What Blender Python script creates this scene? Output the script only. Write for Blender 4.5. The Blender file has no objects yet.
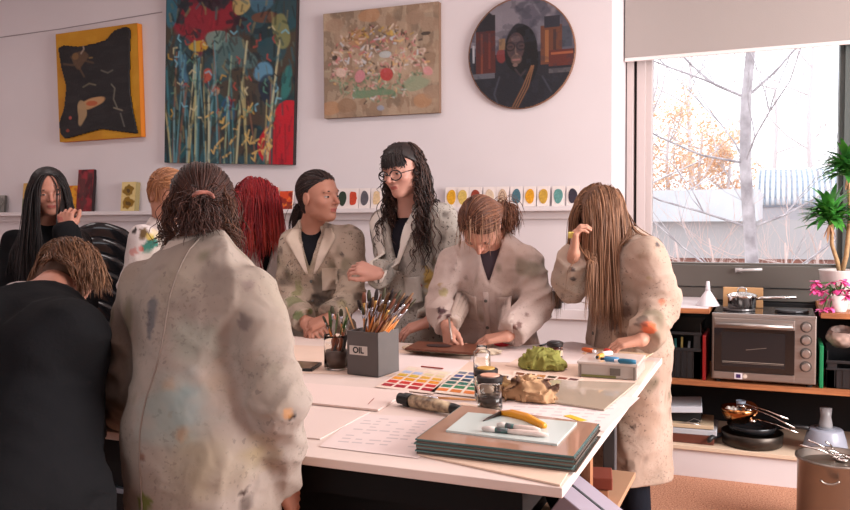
import bpy, math, random
import numpy as np
from mathutils import Vector, Matrix
random.seed(7); rng = np.random.default_rng(7)
SC = bpy.context.scene; COL = SC.collection
# ---------------------------------------------------------------- camera
FPX = 822.0; CAMH = 1.45; YAW = math.radians(23.1); PITCH = math.radians(2.92); ROLL = math.radians(-0.5)
cam_d = bpy.data.cameras.new('camera'); cam = bpy.data.objects.new('camera', cam_d); COL.objects.link(cam)
cam_d.sensor_width = 36; cam_d.lens = FPX / 850 * 36; cam_d.clip_start = 0.02; cam_d.clip_end = 200
CR = Matrix.Rotation(YAW, 3, 'Z') @ Matrix.Rotation(math.pi / 2 - PITCH, 3, 'X') @ Matrix.Rotation(ROLL, 3, 'Z')
cam.matrix_world = Matrix.Translation((0, 0, CAMH)) @ CR.to_4x4()
SC.camera = cam
def ray(px, py): return CR @ Vector(((px - 425) / FPX, -(py - 255) / FPX, -1))
O = Vector((0, 0, CAMH))
def onY(px, py, Y): r = ray(px, py); return O + r * (Y / r.y)
def onX(px, py, X): r = ray(px, py); return O + r * (X / r.x)
def onZ(px, py, z): r = ray(px, py); return O + r * ((z - CAMH) / r.z)
def cv(r, u, t): return (CR @ Vector((r, u, t))).normalized()      # direction given as right, up, towards the viewer
# ---------------------------------------------------------------- sky, lights, exposure
w = bpy.data.worlds.new('sky'); SC.world = w; w.use_nodes = True
bg = w.node_tree.nodes['Background']; bg.inputs[0].default_value = (0.93, 0.95, 1.0, 1); bg.inputs[1].default_value = 2.3
SC.view_settings.view_transform = 'Standard'; SC.view_settings.look = 'None'; SC.view_settings.gamma = 1
SC.view_settings.exposure = -0.18; SC.view_settings.use_curve_mapping = False
def area(name, loc, target, sx, sy, power, col, spread=180):
    d = bpy.data.lights.new(name, 'AREA'); d.shape = 'RECTANGLE'; d.size = sx; d.size_y = sy; d.energy = power; d.color = col
    d.spread = math.radians(spread)
    o = bpy.data.objects.new(name, d); COL.objects.link(o); o.location = loc
    o.rotation_euler = (Vector(target) - Vector(loc)).to_track_quat('-Z', 'Y').to_euler(); return o
area('window_daylight', (2.9, 2.9, 1.95), (-2.0, 2.6, 0.9), 2.6, 1.7, 330, (1.0, 0.955, 0.94))
area('rear_daylight', (-2.2, -2.3, 2.0), (-2.2, 2.6, 1.2), 5.0, 1.6, 4, (1.0, 0.92, 0.90))
PANELS = [(-0.6, 2.9), (-2.9, 2.9), (-5.2, 2.9), (-0.6, 0.2), (-2.9, 0.2)]
for i, (x, y) in enumerate(PANELS):
    area('ceiling_lamp', (x, y, 3.15), (x, y, 0), 1.15, 0.55, [17, 17, 10, 2, 2][i], (1.0, 0.90, 0.87))
# ---------------------------------------------------------------- helpers: colour, materials
def lin(c):
    c = c / 255.0
    return c / 12.92 if c <= 0.04045 else ((c + 0.055) / 1.055) ** 2.4
def S(r, g, b): return (lin(r), lin(g), lin(b))
MATS = {}
def mat(name, col, rough=0.6, metal=0.0, var=0.0, vscale=20, trans=0.0, bump=0.0, col2=None, stretch=(1, 1, 1), sheen=0.0, ior=1.45, spec=0.5, coat=0.0, alpha=1.0, thin=False):
    if name in MATS: return MATS[name]
    m = bpy.data.materials.new(name); m.use_nodes = True; nt = m.node_tree; b = nt.nodes['Principled BSDF']
    b.inputs['Base Color'].default_value = (*col, 1); b.inputs['Roughness'].default_value = rough; b.inputs['Metallic'].default_value = metal
    b.inputs['Transmission Weight'].default_value = trans; b.inputs['IOR'].default_value = ior
    b.inputs['Specular IOR Level'].default_value = spec; b.inputs['Coat Weight'].default_value = coat
    b.inputs['Sheen Weight'].default_value = sheen; b.inputs['Alpha'].default_value = alpha
    if var or bump or col2:
        tc = nt.nodes.new('ShaderNodeTexCoord'); mp = nt.nodes.new('ShaderNodeMapping'); mp.inputs['Scale'].default_value = stretch
        n = nt.nodes.new('ShaderNodeTexNoise'); n.inputs['Scale'].default_value = vscale; n.inputs['Detail'].default_value = 5
        nt.links.new(tc.outputs['Object'], mp.inputs[0]); nt.links.new(mp.outputs[0], n.inputs[0])
        if var or col2:
            r = nt.nodes.new('ShaderNodeValToRGB'); r.color_ramp.elements[0].position = 0.35; r.color_ramp.elements[1].position = 0.65
            c2 = col2 if col2 else tuple(max(0, c * (1 - var)) for c in col)
            r.color_ramp.elements[0].color = (*c2, 1); r.color_ramp.elements[1].color = (*col, 1)
            nt.links.new(n.outputs[0], r.inputs[0]); nt.links.new(r.outputs[0], b.inputs['Base Color'])
        if bump:
            bp = nt.nodes.new('ShaderNodeBump'); bp.inputs['Strength'].default_value = bump; bp.inputs['Distance'].default_value = 0.01
            nt.links.new(n.outputs[0], bp.inputs['Height']); nt.links.new(bp.outputs[0], b.inputs['Normal'])
    MATS[name] = m; return m
def colmat(name, rough=0.6, spec=0.4, bump=0.0, bscale=60, sheen=0.0, coat=0.0, subsurf=0.0):
    """material that reads the mesh's own colours"""
    if name in MATS: return MATS[name]
    m = bpy.data.materials.new(name); m.use_nodes = True; nt = m.node_tree; b = nt.nodes['Principled BSDF']
    a = nt.nodes.new('ShaderNodeAttribute'); a.attribute_name = 'Col'; nt.links.new(a.outputs['Color'], b.inputs['Base Color'])
    b.inputs['Roughness'].default_value = rough; b.inputs['Specular IOR Level'].default_value = spec
    b.inputs['Sheen Weight'].default_value = sheen; b.inputs['Coat Weight'].default_value = coat
    if subsurf:
        b.inputs['Subsurface Weight'].default_value = subsurf; b.inputs['Subsurface Radius'].default_value = (0.012, 0.005, 0.003)
    if bump:
        tc = nt.nodes.new('ShaderNodeTexCoord'); n = nt.nodes.new('ShaderNodeTexNoise'); n.inputs['Scale'].default_value = bscale; n.inputs['Detail'].default_value = 4
        bp = nt.nodes.new('ShaderNodeBump'); bp.inputs['Strength'].default_value = bump; bp.inputs['Distance'].default_value = 0.004
        nt.links.new(tc.outputs['Object'], n.inputs[0]); nt.links.new(n.outputs[0], bp.inputs['Height']); nt.links.new(bp.outputs[0], b.inputs['Normal'])
    MATS[name] = m; return m
# ---------------------------------------------------------------- helpers: objects
WL = {}
def wl(o): return WL.get(o.name, Vector((0, 0, 0))) if o else Vector((0, 0, 0))
def tag(o, label=None, cat=None, group=None, kind=None):
    if label: o['label'] = label
    if cat: o['category'] = cat
    if group: o['group'] = group
    if kind: o['kind'] = kind
    return o
def thing(name, label, cat, loc=(0, 0, 0), group=None):
    o = bpy.data.objects.new(name, None); COL.objects.link(o); o.location = loc; o.empty_display_size = 0.05
    WL[o.name] = Vector(loc); return tag(o, label, cat, group)
def link_mesh(name, V, F, material, parent=None, smooth=False, cols=None, bevel=0, solid=0, autosmooth=None, mats_idx=None):
    me = bpy.data.meshes.new(name); off = wl(parent)
    V = np.asarray(V, dtype=np.float64).reshape(-1, 3) - np.array(off)
    own = None
    if parent is None:                                            # own origin at the base centre
        own = Vector(((V[:, 0].min() + V[:, 0].max()) / 2, (V[:, 1].min() + V[:, 1].max()) / 2, V[:, 2].min())); V = V - np.array(own)
    if isinstance(F, np.ndarray):
        n = len(F); k = F.shape[1]
        me.vertices.add(len(V)); me.vertices.foreach_set('co', V.ravel()); me.loops.add(n * k); me.loops.foreach_set('vertex_index', F.ravel().astype(np.int32))
        me.polygons.add(n); me.polygons.foreach_set('loop_start', np.arange(0, n * k, k, dtype=np.int32)); me.polygons.foreach_set('loop_total', np.full(n, k, dtype=np.int32))
        me.update(calc_edges=True); me.validate()
    else:
        me.from_pydata([tuple(v) for v in V], [], F); me.update()
    if cols is not None:
        a = me.color_attributes.new('Col', 'FLOAT_COLOR', 'POINT'); c = np.ones((len(V), 4)); cols = np.asarray(cols); c[:, :cols.shape[1]] = cols; a.data.foreach_set('color', c.ravel().astype(np.float32))
    if isinstance(material, (list, tuple)):
        for m_ in material: me.materials.append(m_)
        if mats_idx is not None: me.polygons.foreach_set('material_index', np.asarray(mats_idx, dtype=np.int32))
    elif material: me.materials.append(material)
    if smooth: me.polygons.foreach_set('use_smooth', np.ones(len(me.polygons), dtype=bool))
    o = bpy.data.objects.new(name, me); COL.objects.link(o)
    if parent: o.parent = parent; WL[o.name] = wl(parent)
    else: o.location = own; WL[o.name] = own
    if bevel:
        b = o.modifiers.new('bevel', 'BEVEL'); b.width = bevel; b.segments = 2; b.limit_method = 'ANGLE'; b.angle_limit = math.radians(40)
    if solid:
        s = o.modifiers.new('solid', 'SOLIDIFY'); s.thickness = solid; s.offset = 0
    return o
class MB:
    def __init__(s, M=None): s.V = []; s.F = []; s.M = M
    def add(s, V, F):
        b = len(s.V)
        for v in V:
            v = Vector(v); s.V.append(tuple(s.M @ v) if s.M else tuple(v))
        for f in F: s.F.append([i + b for i in f])
        return s
    def box(s, x0, x1, y0, y1, z0, z1):
        V = [(x, y, z) for z in (z0, z1) for y in (y0, y1) for x in (x0, x1)]
        return s.add(V, [(0, 2, 3, 1), (4, 5, 7, 6), (0, 1, 5, 4), (2, 6, 7, 3), (0, 4, 6, 2), (1, 3, 7, 5)])
    def cbox(s, c, d): return s.box(c[0] - d[0] / 2, c[0] + d[0] / 2, c[1] - d[1] / 2, c[1] + d[1] / 2, c[2] - d[2] / 2, c[2] + d[2] / 2)
    def prism(s, pts, z0, z1):
        n = len(pts); V = [(x, y, z0) for x, y in pts] + [(x, y, z1) for x, y in pts]
        return s.add(V, [list(range(n))[::-1], list(range(n, 2 * n))] + [(i, (i + 1) % n, n + (i + 1) % n, n + i) for i in range(n)])
    def lathe(s, prof, c=(0, 0, 0), n=24, sx=1, sy=1, close=True):
        V = []; F = []
        for r, z in prof:
            for k in range(n):
                a = 2 * math.pi * k / n; V.append((c[0] + r * sx * math.cos(a), c[1] + r * sy * math.sin(a), c[2] + z))
        m = len(prof)
        for i in range(m - 1):
            for k in range(n): F.append((i * n + k, i * n + (k + 1) % n, (i + 1) * n + (k + 1) % n, (i + 1) * n + k))
        if close: F.append(list(range(n))[::-1]); F.append([(m - 1) * n + k for k in range(n)])
        return s.add(V, F)
    def tube(s, pts, r, n=8, cap=True):
        pts = [Vector(p) for p in pts]; m = len(pts); V = []; F = []
        rr = r if isinstance(r, (list, tuple)) else [r] * m
        t0 = (pts[1] - pts[0]).normalized(); up = Vector((0, 0, 1)) if abs(t0.z) < 0.9 else Vector((1, 0, 0)); nn = t0.cross(up).normalized()
        for i, p in enumerate(pts):
            t = (pts[min(i + 1, m - 1)] - pts[max(i - 1, 0)]).normalized(); nn = (nn - t * nn.dot(t)).normalized(); bb = t.cross(nn)
            for k in range(n):
                a = 2 * math.pi * k / n; V.append(p + (nn * math.cos(a) + bb * math.sin(a)) * rr[i])
        for i in range(m - 1):
            for k in range(n): F.append((i * n + k, i * n + (k + 1) % n, (i + 1) * n + (k + 1) % n, (i + 1) * n + k))
        if cap: F.append(list(range(n))[::-1]); F.append([(m - 1) * n + k for k in range(n)])
        return s.add(V, F)
    def ball(s, c, r, n=12, m=8):
        if not isinstance(r, (tuple, list)): r = (r, r, r)
        V = [(c[0], c[1], c[2] - r[2])]; F = []
        for i in range(1, m):
            a = math.pi * i / m
            for k in range(n):
                b = 2 * math.pi * k / n; V.append((c[0] + r[0] * math.sin(a) * math.cos(b), c[1] + r[1] * math.sin(a) * math.sin(b), c[2] - r[2] * math.cos(a)))
        V.append((c[0], c[1], c[2] + r[2])); T = len(V) - 1
        for k in range(n): F.append((0, 1 + (k + 1) % n, 1 + k)); F.append((T, T - n + k, T - n + (k + 1) % n))
        for i in range(m - 2):
            for k in range(n): F.append((1 + i * n + k, 1 + i * n + (k + 1) % n, 1 + (i + 1) * n + (k + 1) % n, 1 + (i + 1) * n + k))
        return s.add(V, F)
    def build(s, name, material, parent=None, smooth=False, bevel=0, solid=0, cols=None):
        return link_mesh(name, s.V, s.F, material, parent, smooth, cols, bevel, solid)
def one(name, mb, material, label, cat, group=None, smooth=False, bevel=0, solid=0, kind=None):
    return tag(mb.build(name, material, None, smooth, bevel, solid), label, cat, group, kind)
def struct(name, mb, material, parent=None, bevel=0, smooth=False):
    o = mb.build(name, material, parent, smooth, bevel)
    if parent is None: o['kind'] = 'structure'
    return o
def copy_tree(o, parent=None):
    c = o.copy(); COL.objects.link(c)
    if parent: c.parent = parent
    for ch in list(o.children): copy_tree(ch, c)
    return c
def frame(loc, rz=0, rx=0, ry=0): return Matrix.Translation(loc) @ Matrix.Rotation(rz, 4, 'Z') @ Matrix.Rotation(ry, 4, 'Y') @ Matrix.Rotation(rx, 4, 'X')
# ---------------------------------------------------------------- helpers: numpy noise, distance fields, surface extraction
def _h(i, j, k, s):
    n = (i * 374761393 + j * 668265263 + k * 2147483647 + s * 974634777) & 0x7fffffff
    n = ((n ^ (n >> 13)) * 1274126177) & 0x7fffffff
    return ((n ^ (n >> 16)) & 0xffff) / 65535.0
def noise(p, s=0):
    i = np.floor(p).astype(np.int64); f = p - i; f = f * f * (3 - 2 * f); r = 0
    for a in (0, 1):
        for b in (0, 1):
            for c in (0, 1):
                wgt = (f[:, 0] if a else 1 - f[:, 0]) * (f[:, 1] if b else 1 - f[:, 1]) * (f[:, 2] if c else 1 - f[:, 2])
                r = r + wgt * _h(i[:, 0] + a, i[:, 1] + b, i[:, 2] + c, s)
    return r * 2 - 1
def fbm(p, s=0, o=3): return sum(noise(p * 2 ** i, s + i) / 2 ** i for i in range(o))
def A(v): return np.array(v, dtype=np.float64)
def sd_cone(a, b, ra, rb, n=None, k=1.0):
    a = A(a); b = A(b); ab = b - a; L2 = max(ab @ ab, 1e-9); nv = A(n) if n is not None else None
    def f(p):
        q = p - a
        t = np.clip(q @ ab / L2, 0, 1); q = q - t[:, None] * ab
        if nv is not None: q = q + (k - 1) * (q @ nv)[:, None] * nv
        return np.sqrt((q * q).sum(1)) - (ra + (rb - ra) * t)
    return f
def sd_ell(c, r, R=None):
    c = A(c); r = A(r); Rm = None if R is None else A(R)             # rows of R: the local axes
    def f(p):
        q = p - c
        if Rm is not None: q = q @ Rm.T
        k0 = np.sqrt(((q / r) ** 2).sum(1)) + 1e-9; k1 = np.sqrt(((q / r ** 2) ** 2).sum(1)) + 1e-9
        return k0 * (k0 - 1) / k1
    return f
def smin(a, b, k):
    h = np.clip(0.5 + 0.5 * (b - a) / k, 0, 1); return b + (a - b) * h - k * h * (1 - h)
def field(prims):
    """prims: list of (fn, k) unions; k < 0 carves"""
    def f(p):
        d = None
        for fn, k in prims:
            e = fn(p)
            if d is None: d = e
            elif k < 0: d = -smin(-d, e, -k)
            else: d = smin(d, e, k)
        return d
    return f
def nets(f, lo, hi, h):
    lo = A(lo); hi = A(hi); n = np.maximum(np.ceil((hi - lo) / h).astype(int) + 1, 3)
    gx, gy, gz = [lo[i] + h * np.arange(n[i]) for i in range(3)]
    G = np.stack(np.meshgrid(gx, gy, gz, indexing='ij'), -1).reshape(-1, 3)
    V = np.concatenate([f(c) for c in np.array_split(G, max(1, len(G) // 200000))]).reshape(n)
    V[0] = V[-1] = 1; V[:, 0] = V[:, -1] = 1; V[:, :, 0] = V[:, :, -1] = 1
    s = V < 0; m = n - 1; acc = np.zeros((*m, 3)); cnt = np.zeros(m)
    for ax in range(3):
        sl0 = [slice(None)] * 3; sl1 = [slice(None)] * 3; sl0[ax] = slice(0, -1); sl1[ax] = slice(1, None)
        va = V[tuple(sl0)]; vb = V[tuple(sl1)]; cr = (s[tuple(sl0)] != s[tuple(sl1)])
        t = np.where(cr, va / np.where(cr, va - vb, 1), 0)
        o1, o2 = [a for a in range(3) if a != ax]
        for d1 in (0, 1):
            for d2 in (0, 1):
                c = [slice(None)] * 3; c[o1] = slice(d1, d1 + m[o1]); c[o2] = slice(d2, d2 + m[o2])
                cc = cr[tuple(c)]; tt = t[tuple(c)]; cnt += cc
                acc[..., ax] += np.where(cc, tt, 0); acc[..., o1] += cc * d1; acc[..., o2] += cc * d2
    act = cnt > 0; idx = -np.ones(m, dtype=np.int64); idx[act] = np.arange(act.sum())
    ii = np.argwhere(act); P = lo + h * (ii + acc[act] / cnt[act][:, None]); F = []
    for ax in range(3):
        o1, o2 = (ax + 1) % 3, (ax + 2) % 3
        a0 = [slice(1, -1)] * 3; a0[ax] = slice(0, -1); a1 = [slice(1, -1)] * 3; a1[ax] = slice(1, None)
        cr = s[tuple(a0)] != s[tuple(a1)]; w_ = np.argwhere(cr); 
        if not len(w_): continue
        inside0 = s[tuple(a0)][cr]; w_ = w_ + 1; w_[:, ax] -= 1
        def cell(d1, d2):
            q = w_.copy(); q[:, o1] -= d1; q[:, o2] -= d2; return idx[q[:, 0], q[:, 1], q[:, 2]]
        q = np.stack([cell(0, 0), cell(1, 0), cell(1, 1), cell(0, 1)], 1)
        q[~inside0] = q[~inside0][:, ::-1]; F.append(q)
    F = np.concatenate(F); F = F[(F >= 0).all(1)]
    return P, F
def joinm(parts):
    V = []; F = []; b = 0
    for v, f in parts:
        if len(v) == 0: continue
        V.append(v); F.append(f + b); b += len(v)
    return np.concatenate(V), np.concatenate(F)
def tubes(paths, radii, n=4, flat=1.0):
    """paths (N,T,3), radii (N,T) -> quads"""
    N, T, _ = paths.shape; tg = np.gradient(paths, axis=1); tg /= np.linalg.norm(tg, axis=2, keepdims=True) + 1e-9
    ref = rng.normal(size=(N, 1, 3)); a = np.cross(tg, ref); a /= np.linalg.norm(a, axis=2, keepdims=True) + 1e-9; b = np.cross(tg, a)
    rings = []
    for k in range(n):
        th = 2 * math.pi * k / n; rings.append(paths + radii[..., None] * (a * math.cos(th) + b * math.sin(th) * flat))
    V = np.stack(rings, 2).reshape(-1, 3); base = np.arange(N)[:, None] * T * n; F = []
    t = np.arange(T - 1)[None, :] * n
    for k in range(n):
        k2 = (k + 1) % n; q = np.stack([base + t + k, base + t + k2, base + t + n + k2, base + t + n + k], -1).reshape(-1, 4); F.append(q)
    return V, np.concatenate(F)
# ---------------------------------------------------------------- people
SKIN = colmat('skin', 0.5, 0.35, subsurf=0.03); HAIRM = colmat('hair', 0.5, 0.35); CLOTH = colmat('coat_cotton', 0.85, 0.15, bump=1.0, bscale=13); [setattr(n.inputs['Distance'], 'default_value', .008) for n in CLOTH.node_tree.nodes if n.type == 'BUMP']; [setattr(n.inputs['Detail'], 'default_value', 1.5) for n in CLOTH.node_tree.nodes if n.type == 'TEX_NOISE']; [setattr(n.inputs['Distortion'], 'default_value', .8) for n in CLOTH.node_tree.nodes if n.type == 'TEX_NOISE']
DARKCL = colmat('dark_cotton', 0.9, 0.1, bump=0.2, bscale=120); EYEM = colmat('eye', 0.15, 0.6)
_nt = CLOTH.node_tree; _b = _nt.nodes['Principled BSDF']; _a = [n for n in _nt.nodes if n.type == 'ATTRIBUTE'][0]; _tc = [n for n in _nt.nodes if n.type == 'TEX_COORD'][0]
def _mask(scale, lo_, hi_, det=3, off=0):
    mp = _nt.nodes.new('ShaderNodeMapping'); mp.inputs['Location'].default_value = (off, off * .7, off * .3); n = _nt.nodes.new('ShaderNodeTexNoise'); n.inputs['Scale'].default_value = scale; n.inputs['Detail'].default_value = det
    r = _nt.nodes.new('ShaderNodeMapRange'); r.inputs[1].default_value = lo_; r.inputs[2].default_value = hi_; _nt.links.new(_tc.outputs['Object'], mp.inputs[0]); _nt.links.new(mp.outputs[0], n.inputs[0]); _nt.links.new(n.outputs[0], r.inputs[0]); return r.outputs[0]
def _mul(x, y):
    m = _nt.nodes.new('ShaderNodeMath'); m.operation = 'MULTIPLY'; _nt.links.new(x, m.inputs[0])
    if isinstance(y, float): m.inputs[1].default_value = y
    else: _nt.links.new(y, m.inputs[1])
    return m.outputs[0]
_cur = _a.outputs['Color']
for _sc, _lo, _hi, _c, _o, _st in [(95, .60, .65, (70, 56, 52), 0, .85), (60, .64, .68, (46, 42, 46), 3, .9), (38, .64, .69, (120, 90, 66), 7, .6), (150, .58, .65, (110, 100, 80), 11, .6)]:
    _m = _mul(_mul(_mul(_mask(_sc, _lo, _hi, 2, _o), _mask(6, .50, .60, 2, _o + 5)), _a.outputs['Alpha']), _st)
    _x = _nt.nodes.new('ShaderNodeMix'); _x.data_type = 'RGBA'; _nt.links.new(_m, _x.inputs[0]); _nt.links.new(_cur, _x.inputs[6]); _x.inputs[7].default_value = (*S(*_c), 1); _cur = _x.outputs[2]
_nt.links.new(_cur, _b.inputs['Base Color'])
def basis(look, tilt=0.0):
    f = Vector(look).normalized(); l = Vector((0, 0, 1)).cross(f).normalized(); u = f.cross(l)
    R = Matrix.Rotation(tilt, 3, f); return A(f), A(R @ l), A(R @ u)
def head_prims(c, B, s):
    f, l, u = B; c = A(c); R = np.stack([f, l, u])
    P = lambda a, b, d: c + s * (a * f + b * l + d * u)
    E = lambda a, b, d, r: sd_ell(P(a, b, d), A(r) * s, R)
    pr = [(E(-.012, 0, .032, (.096, .076, .083)), .01), (E(.022, 0, -.03, (.066, .059, .076)), .03 * s), (E(.062, 0, -.088, (.021, .024, .017)), .03 * s)]
    for sg in (1, -1):
        pr.append((E(.0, sg * .043, -.052, (.03, .018, .026)), .025 * s)); pr.append((E(.052, sg * .04, -.022, (.024, .02, .018)), .02 * s))
    pr.append((E(.074, 0, .026, (.014, .046, .011)), .015 * s))
    for sg in (1, -1): pr.append((E(.096, sg * .032, .004, (.016, .017, .012)), -.012 * s))
    for sg in (1, -1): pr.append((E(.069, sg * .031, .003, (.013, .014, .010)), .006 * s))
    pr += [(sd_cone(P(.082, 0, .014), P(.108, 0, -.022), .007 * s, .010 * s), .010 * s)]
    for sg in (1, -1): pr.append((E(.092, sg * .011, -.026, (.010, .006, .006)), .007 * s))
    pr += [(E(.083, 0, -.05, (.010, .022, .0055)), .006 * s), (E(.081, 0, -.061, (.010, .018, .006)), .006 * s)]
    for sg in (1, -1):
        pr.append((E(-.008, sg * .077, -.004, (.017, .007, .030)), .006 * s)); pr.append((E(-.004, sg * .086, -.0, (.010, .006, .018)), -.004 * s))
    return pr
def hand_prims(wr, d, n, side, curl=(20, 25, 15), spread=1.0, thumb=35, s=1.0, each=None):
    """wr wrist; d finger direction; n back-of-hand normal; side +1 when the thumb lies towards d x n"""
    d = Vector(d).normalized(); n = Vector(n); n = (n - d * n.dot(d)).normalized(); t = d.cross(n) * side; wr = Vector(wr)
    pr = []; fing = [(.030, .074, .0085), (.010, .082, .0088), (-.011, .076, .0083), (-.030, .060, .0073)]
    for i, (o, L, r) in enumerate(fing):
        k = wr + (d * (.088 - abs(o - .005) * .25) + t * o) * s
        pr.append((sd_cone(A(wr + (t * o * .55 + d * .008) * s), A(k), .0155 * s, .0112 * s), .012 * s))
    for i, (o, L, r) in enumerate(fing):
        k = wr + (d * (.088 - abs(o - .005) * .25) + t * o) * s; cu = each[i] if each else curl
        ang = 0; p = k; dd = (d + t * o * 4 * (spread - .6)).normalized(); ax = dd.cross(n).normalized()
        for j, (fr, rr) in enumerate(((.45, 1.0), (.3, .9), (.25, .8))):
            ang -= math.radians(cu[j]); v = Matrix.Rotation(-ang * -1, 3, ax) @ dd
            q = p + v * L * fr * s; pr.append((sd_cone(A(p), A(q), r * rr * s, r * rr * .9 * s), .0035 * s if j else .006 * s)); p = q
    b = wr + (t * .022 + d * .02 - n * .006) * s; a1 = math.radians(thumb)
    v1 = (d * math.cos(a1) + t * math.sin(a1) - n * .35).normalized(); m1 = b + v1 * .038 * s
    v2 = (d * math.cos(a1 * .5) + t * math.sin(a1 * .5) - n * .25).normalized(); m2 = m1 + v2 * .03 * s; m3 = m2 + (v2 * .9 - t * .2).normalized() * .026 * s
    pr += [(sd_cone(A(b), A(m1), .016 * s, .0125 * s), .014 * s), (sd_cone(A(m1), A(m2), .0115 * s, .0100 * s), .005 * s), (sd_cone(A(m2), A(m3), .0100 * s, .0078 * s), .004 * s)]
    return pr
class Fig:
    """a posed person: joints in metres, everything else grows from them"""
    def __init__(s, label, head, look, neck, shR, shL, pelvis, tilt=0.0, size=1.0, skin=(196, 140, 118), cat='person', depth=1.0):
        s.k = size; s.head = A(head); s.B = basis(look, tilt); s.neck = A(neck); s.sh = {1: A(shL), -1: A(shR)}; s.pel = A(pelvis)
        s.skin = A(S(*skin)) * .80; L = s.sh[1] - s.sh[-1]; s.w = max(.15, np.linalg.norm(L) / 2); L = L / np.linalg.norm(L); s.L = L
        U = s.neck - s.pel; U /= np.linalg.norm(U); F = np.cross(L, U); s.F = F / np.linalg.norm(F); s.U = np.cross(s.F, L); s.dep = depth
        s.root = thing('person', label, cat, (s.pel[0], s.pel[1], 0)); s.hands = {}; s.arm = {}
        s.skull = field([(sd_ell(s.head + s.k * (-.012 * s.B[0] + .032 * s.B[2]), A((.098, .078, .085)) * s.k, np.stack(s.B)), .01), (sd_ell(s.head + s.k * (.02 * s.B[0] - .03 * s.B[2]), A((.070, .062, .080)) * s.k, np.stack(s.B)), .03),
                         (sd_cone(s.head - .03 * s.B[0] * s.k, s.neck, .055 * s.k, .062 * s.k), .03)])
    def set_arm(s, side, el, wr, hand=None): s.arm[side] = (A(el), A(wr)); s.hands[side] = hand
    def spine(s, t): return s.pel + (s.neck - s.pel) * t
    def torso(s, grow, hem=None, flare=1.0, top=True, shoulder=True):
        w = s.w; D = s.dep; g = grow; pr = []
        def seg(t0, t1, w0, w1, d0, d1, a=None, b=None):
            a = s.spine(t0) if a is None else a; b = s.spine(t1) if b is None else b
            e0 = (w0 + w1) / (d0 + d1); ab = b - a; r0 = (w0 + g) / e0; r1 = (w1 + g) / e0
            # an elliptic cone: wide along L, measured in the stretched space
            aa = A(a); L2 = ab @ ab
            def f(p):
                q = p - aa; t = np.clip(q @ ab / L2, 0, 1); q = q - t[:, None] * ab; q = q + (1 / e0 - 1) * (q @ s.L)[:, None] * s.L
                return (np.sqrt((q * q).sum(1)) - (r0 + (r1 - r0) * t))
            return f
        pr.append((seg(0, .38, w * .92, w * .86, .125 * D, .115 * D), .03))
        pr.append((seg(.38, .74, w * .86, w * .90, .112 * D, .115 * D), .03))
        pr.append((sd_cone(s.spine(.66) , s.spine(.82), .115 * D + g, .095 * D + g), .04))
        if hem is not None:
            hb = A((s.pel[0], s.pel[1], hem[0] - .06))
            pr.append((seg(0, 1, w * .95, w * 1.02 * flare, .13 * D, .155 * flare * D, s.pel, hb), .08))
        if shoulder:
            for sg in (1, -1):
                pr.append((sd_cone(s.spine(.95) + .03 * sg * s.L, s.sh[sg] - .025 * sg * s.L - .012 * s.U, .042 + g, .050 + g * .8), .035))
                pr.append((sd_cone(s.spine(.74) + sg * .06 * s.L, s.sh[sg] - .04 * sg * s.L + -.045 * s.U, .085 + g, .058 + g), .04))
        return pr
    def sleeves(s, g, sides=(1, -1), r=(.070, .060, .050), cut=.02, bag=0.0):
        r0_ = r
        pr = []
        for sg in sides:
            if sg not in s.arm: continue
            el, wr = s.arm[sg]; d = (wr - el) / (np.linalg.norm(wr - el) + 1e-9)
            r = (r0_[0] * .86, r0_[1] * .84, r0_[2] * .88)
            pr.append((sd_cone(s.sh[sg], el, r[0] + g, r[1] + g), .016))
            f1 = sd_cone(el, wr, r[1] + g, r[2] + g); f1c = (lambda p, f1=f1, wr=wr, d=d: np.maximum(f1(p), (p - wr) @ d + cut)); pr.append((f1c, .02))
            if bag: pr.append((sd_ell(el * .6 + wr * .4 - A((0, 0, bag)), (r[1], r[1], r[1])), .02))
        return pr
    def body(s, fine=.0042, legs=True, lipc=None):
        parts = []; hp = head_prims(s.head, s.B, s.k)
        nk = [(sd_cone(s.head + s.k * (-.022 * s.B[0] - .045 * s.B[2]), s.neck, .050 * s.k, .056 * s.k), .02), (sd_cone(s.neck, s.spine(.9), .056 * s.k, .07), .02)]
        f = field(hp + nk); lo = np.minimum(s.head - .14 * s.k, s.neck - .06); hi = np.maximum(s.head + .14 * s.k, s.neck + .06)
        parts.append(nets(f, lo, hi, fine)); nh = len(parts[0][0])
        for sg, h in s.hands.items():
            if not h: continue
            el, wr = s.arm[sg]; hk = hand_prims(wr, h['d'], h['n'], h.get('side', sg), h.get('curl', (20, 25, 15)), h.get('spread', 1.0), h.get('thumb', 35), s.k * 1.0, h.get('each'))
            ff = field([(sd_cone(el, wr, .042, .026), .02)] + [(a, b * 1.0) for a, b in hk]); dd = A(Vector(h['d']).normalized())
            c = wr + dd * .08; parts.append(nets(ff, c - .13, c + .13, .0032))
        arms = []
        for sg, (el, wr) in s.arm.items(): arms += [(sd_cone(s.sh[sg], el, .045, .038), .03), (sd_cone(el, wr, .038, .026), .02)]
        trunk = s.torso(-.022)
        if legs:
            for sg in (1, -1):
                hip = s.pel + .09 * sg * s.L; kn = A((hip[0], hip[1], .48)) + .03 * s.F; an = A((hip[0] - .01 * s.F[0], hip[1] - .01 * s.F[1], .09))
                trunk += [(sd_cone(hip, kn, .075, .052), .04), (sd_cone(kn, an, .052, .036), .02)]
        allp = np.array([s.pel, s.neck, s.sh[1], s.sh[-1]] + [q for e in s.arm.values() for q in e]); lo = allp.min(0) - .16; hi = allp.max(0) + .14; lo[2] = .05 if legs else lo[2]; hi[2] = s.neck[2] + .02
        parts.append(nets(field(trunk + arms), lo, hi, .016))
        V, F = joinm(parts); c = np.tile(s.skin, (len(V), 1))
        q = (V - s.head) / s.k; loc = np.stack([q @ s.B[0], q @ s.B[1], q @ s.B[2]], 1)
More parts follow.
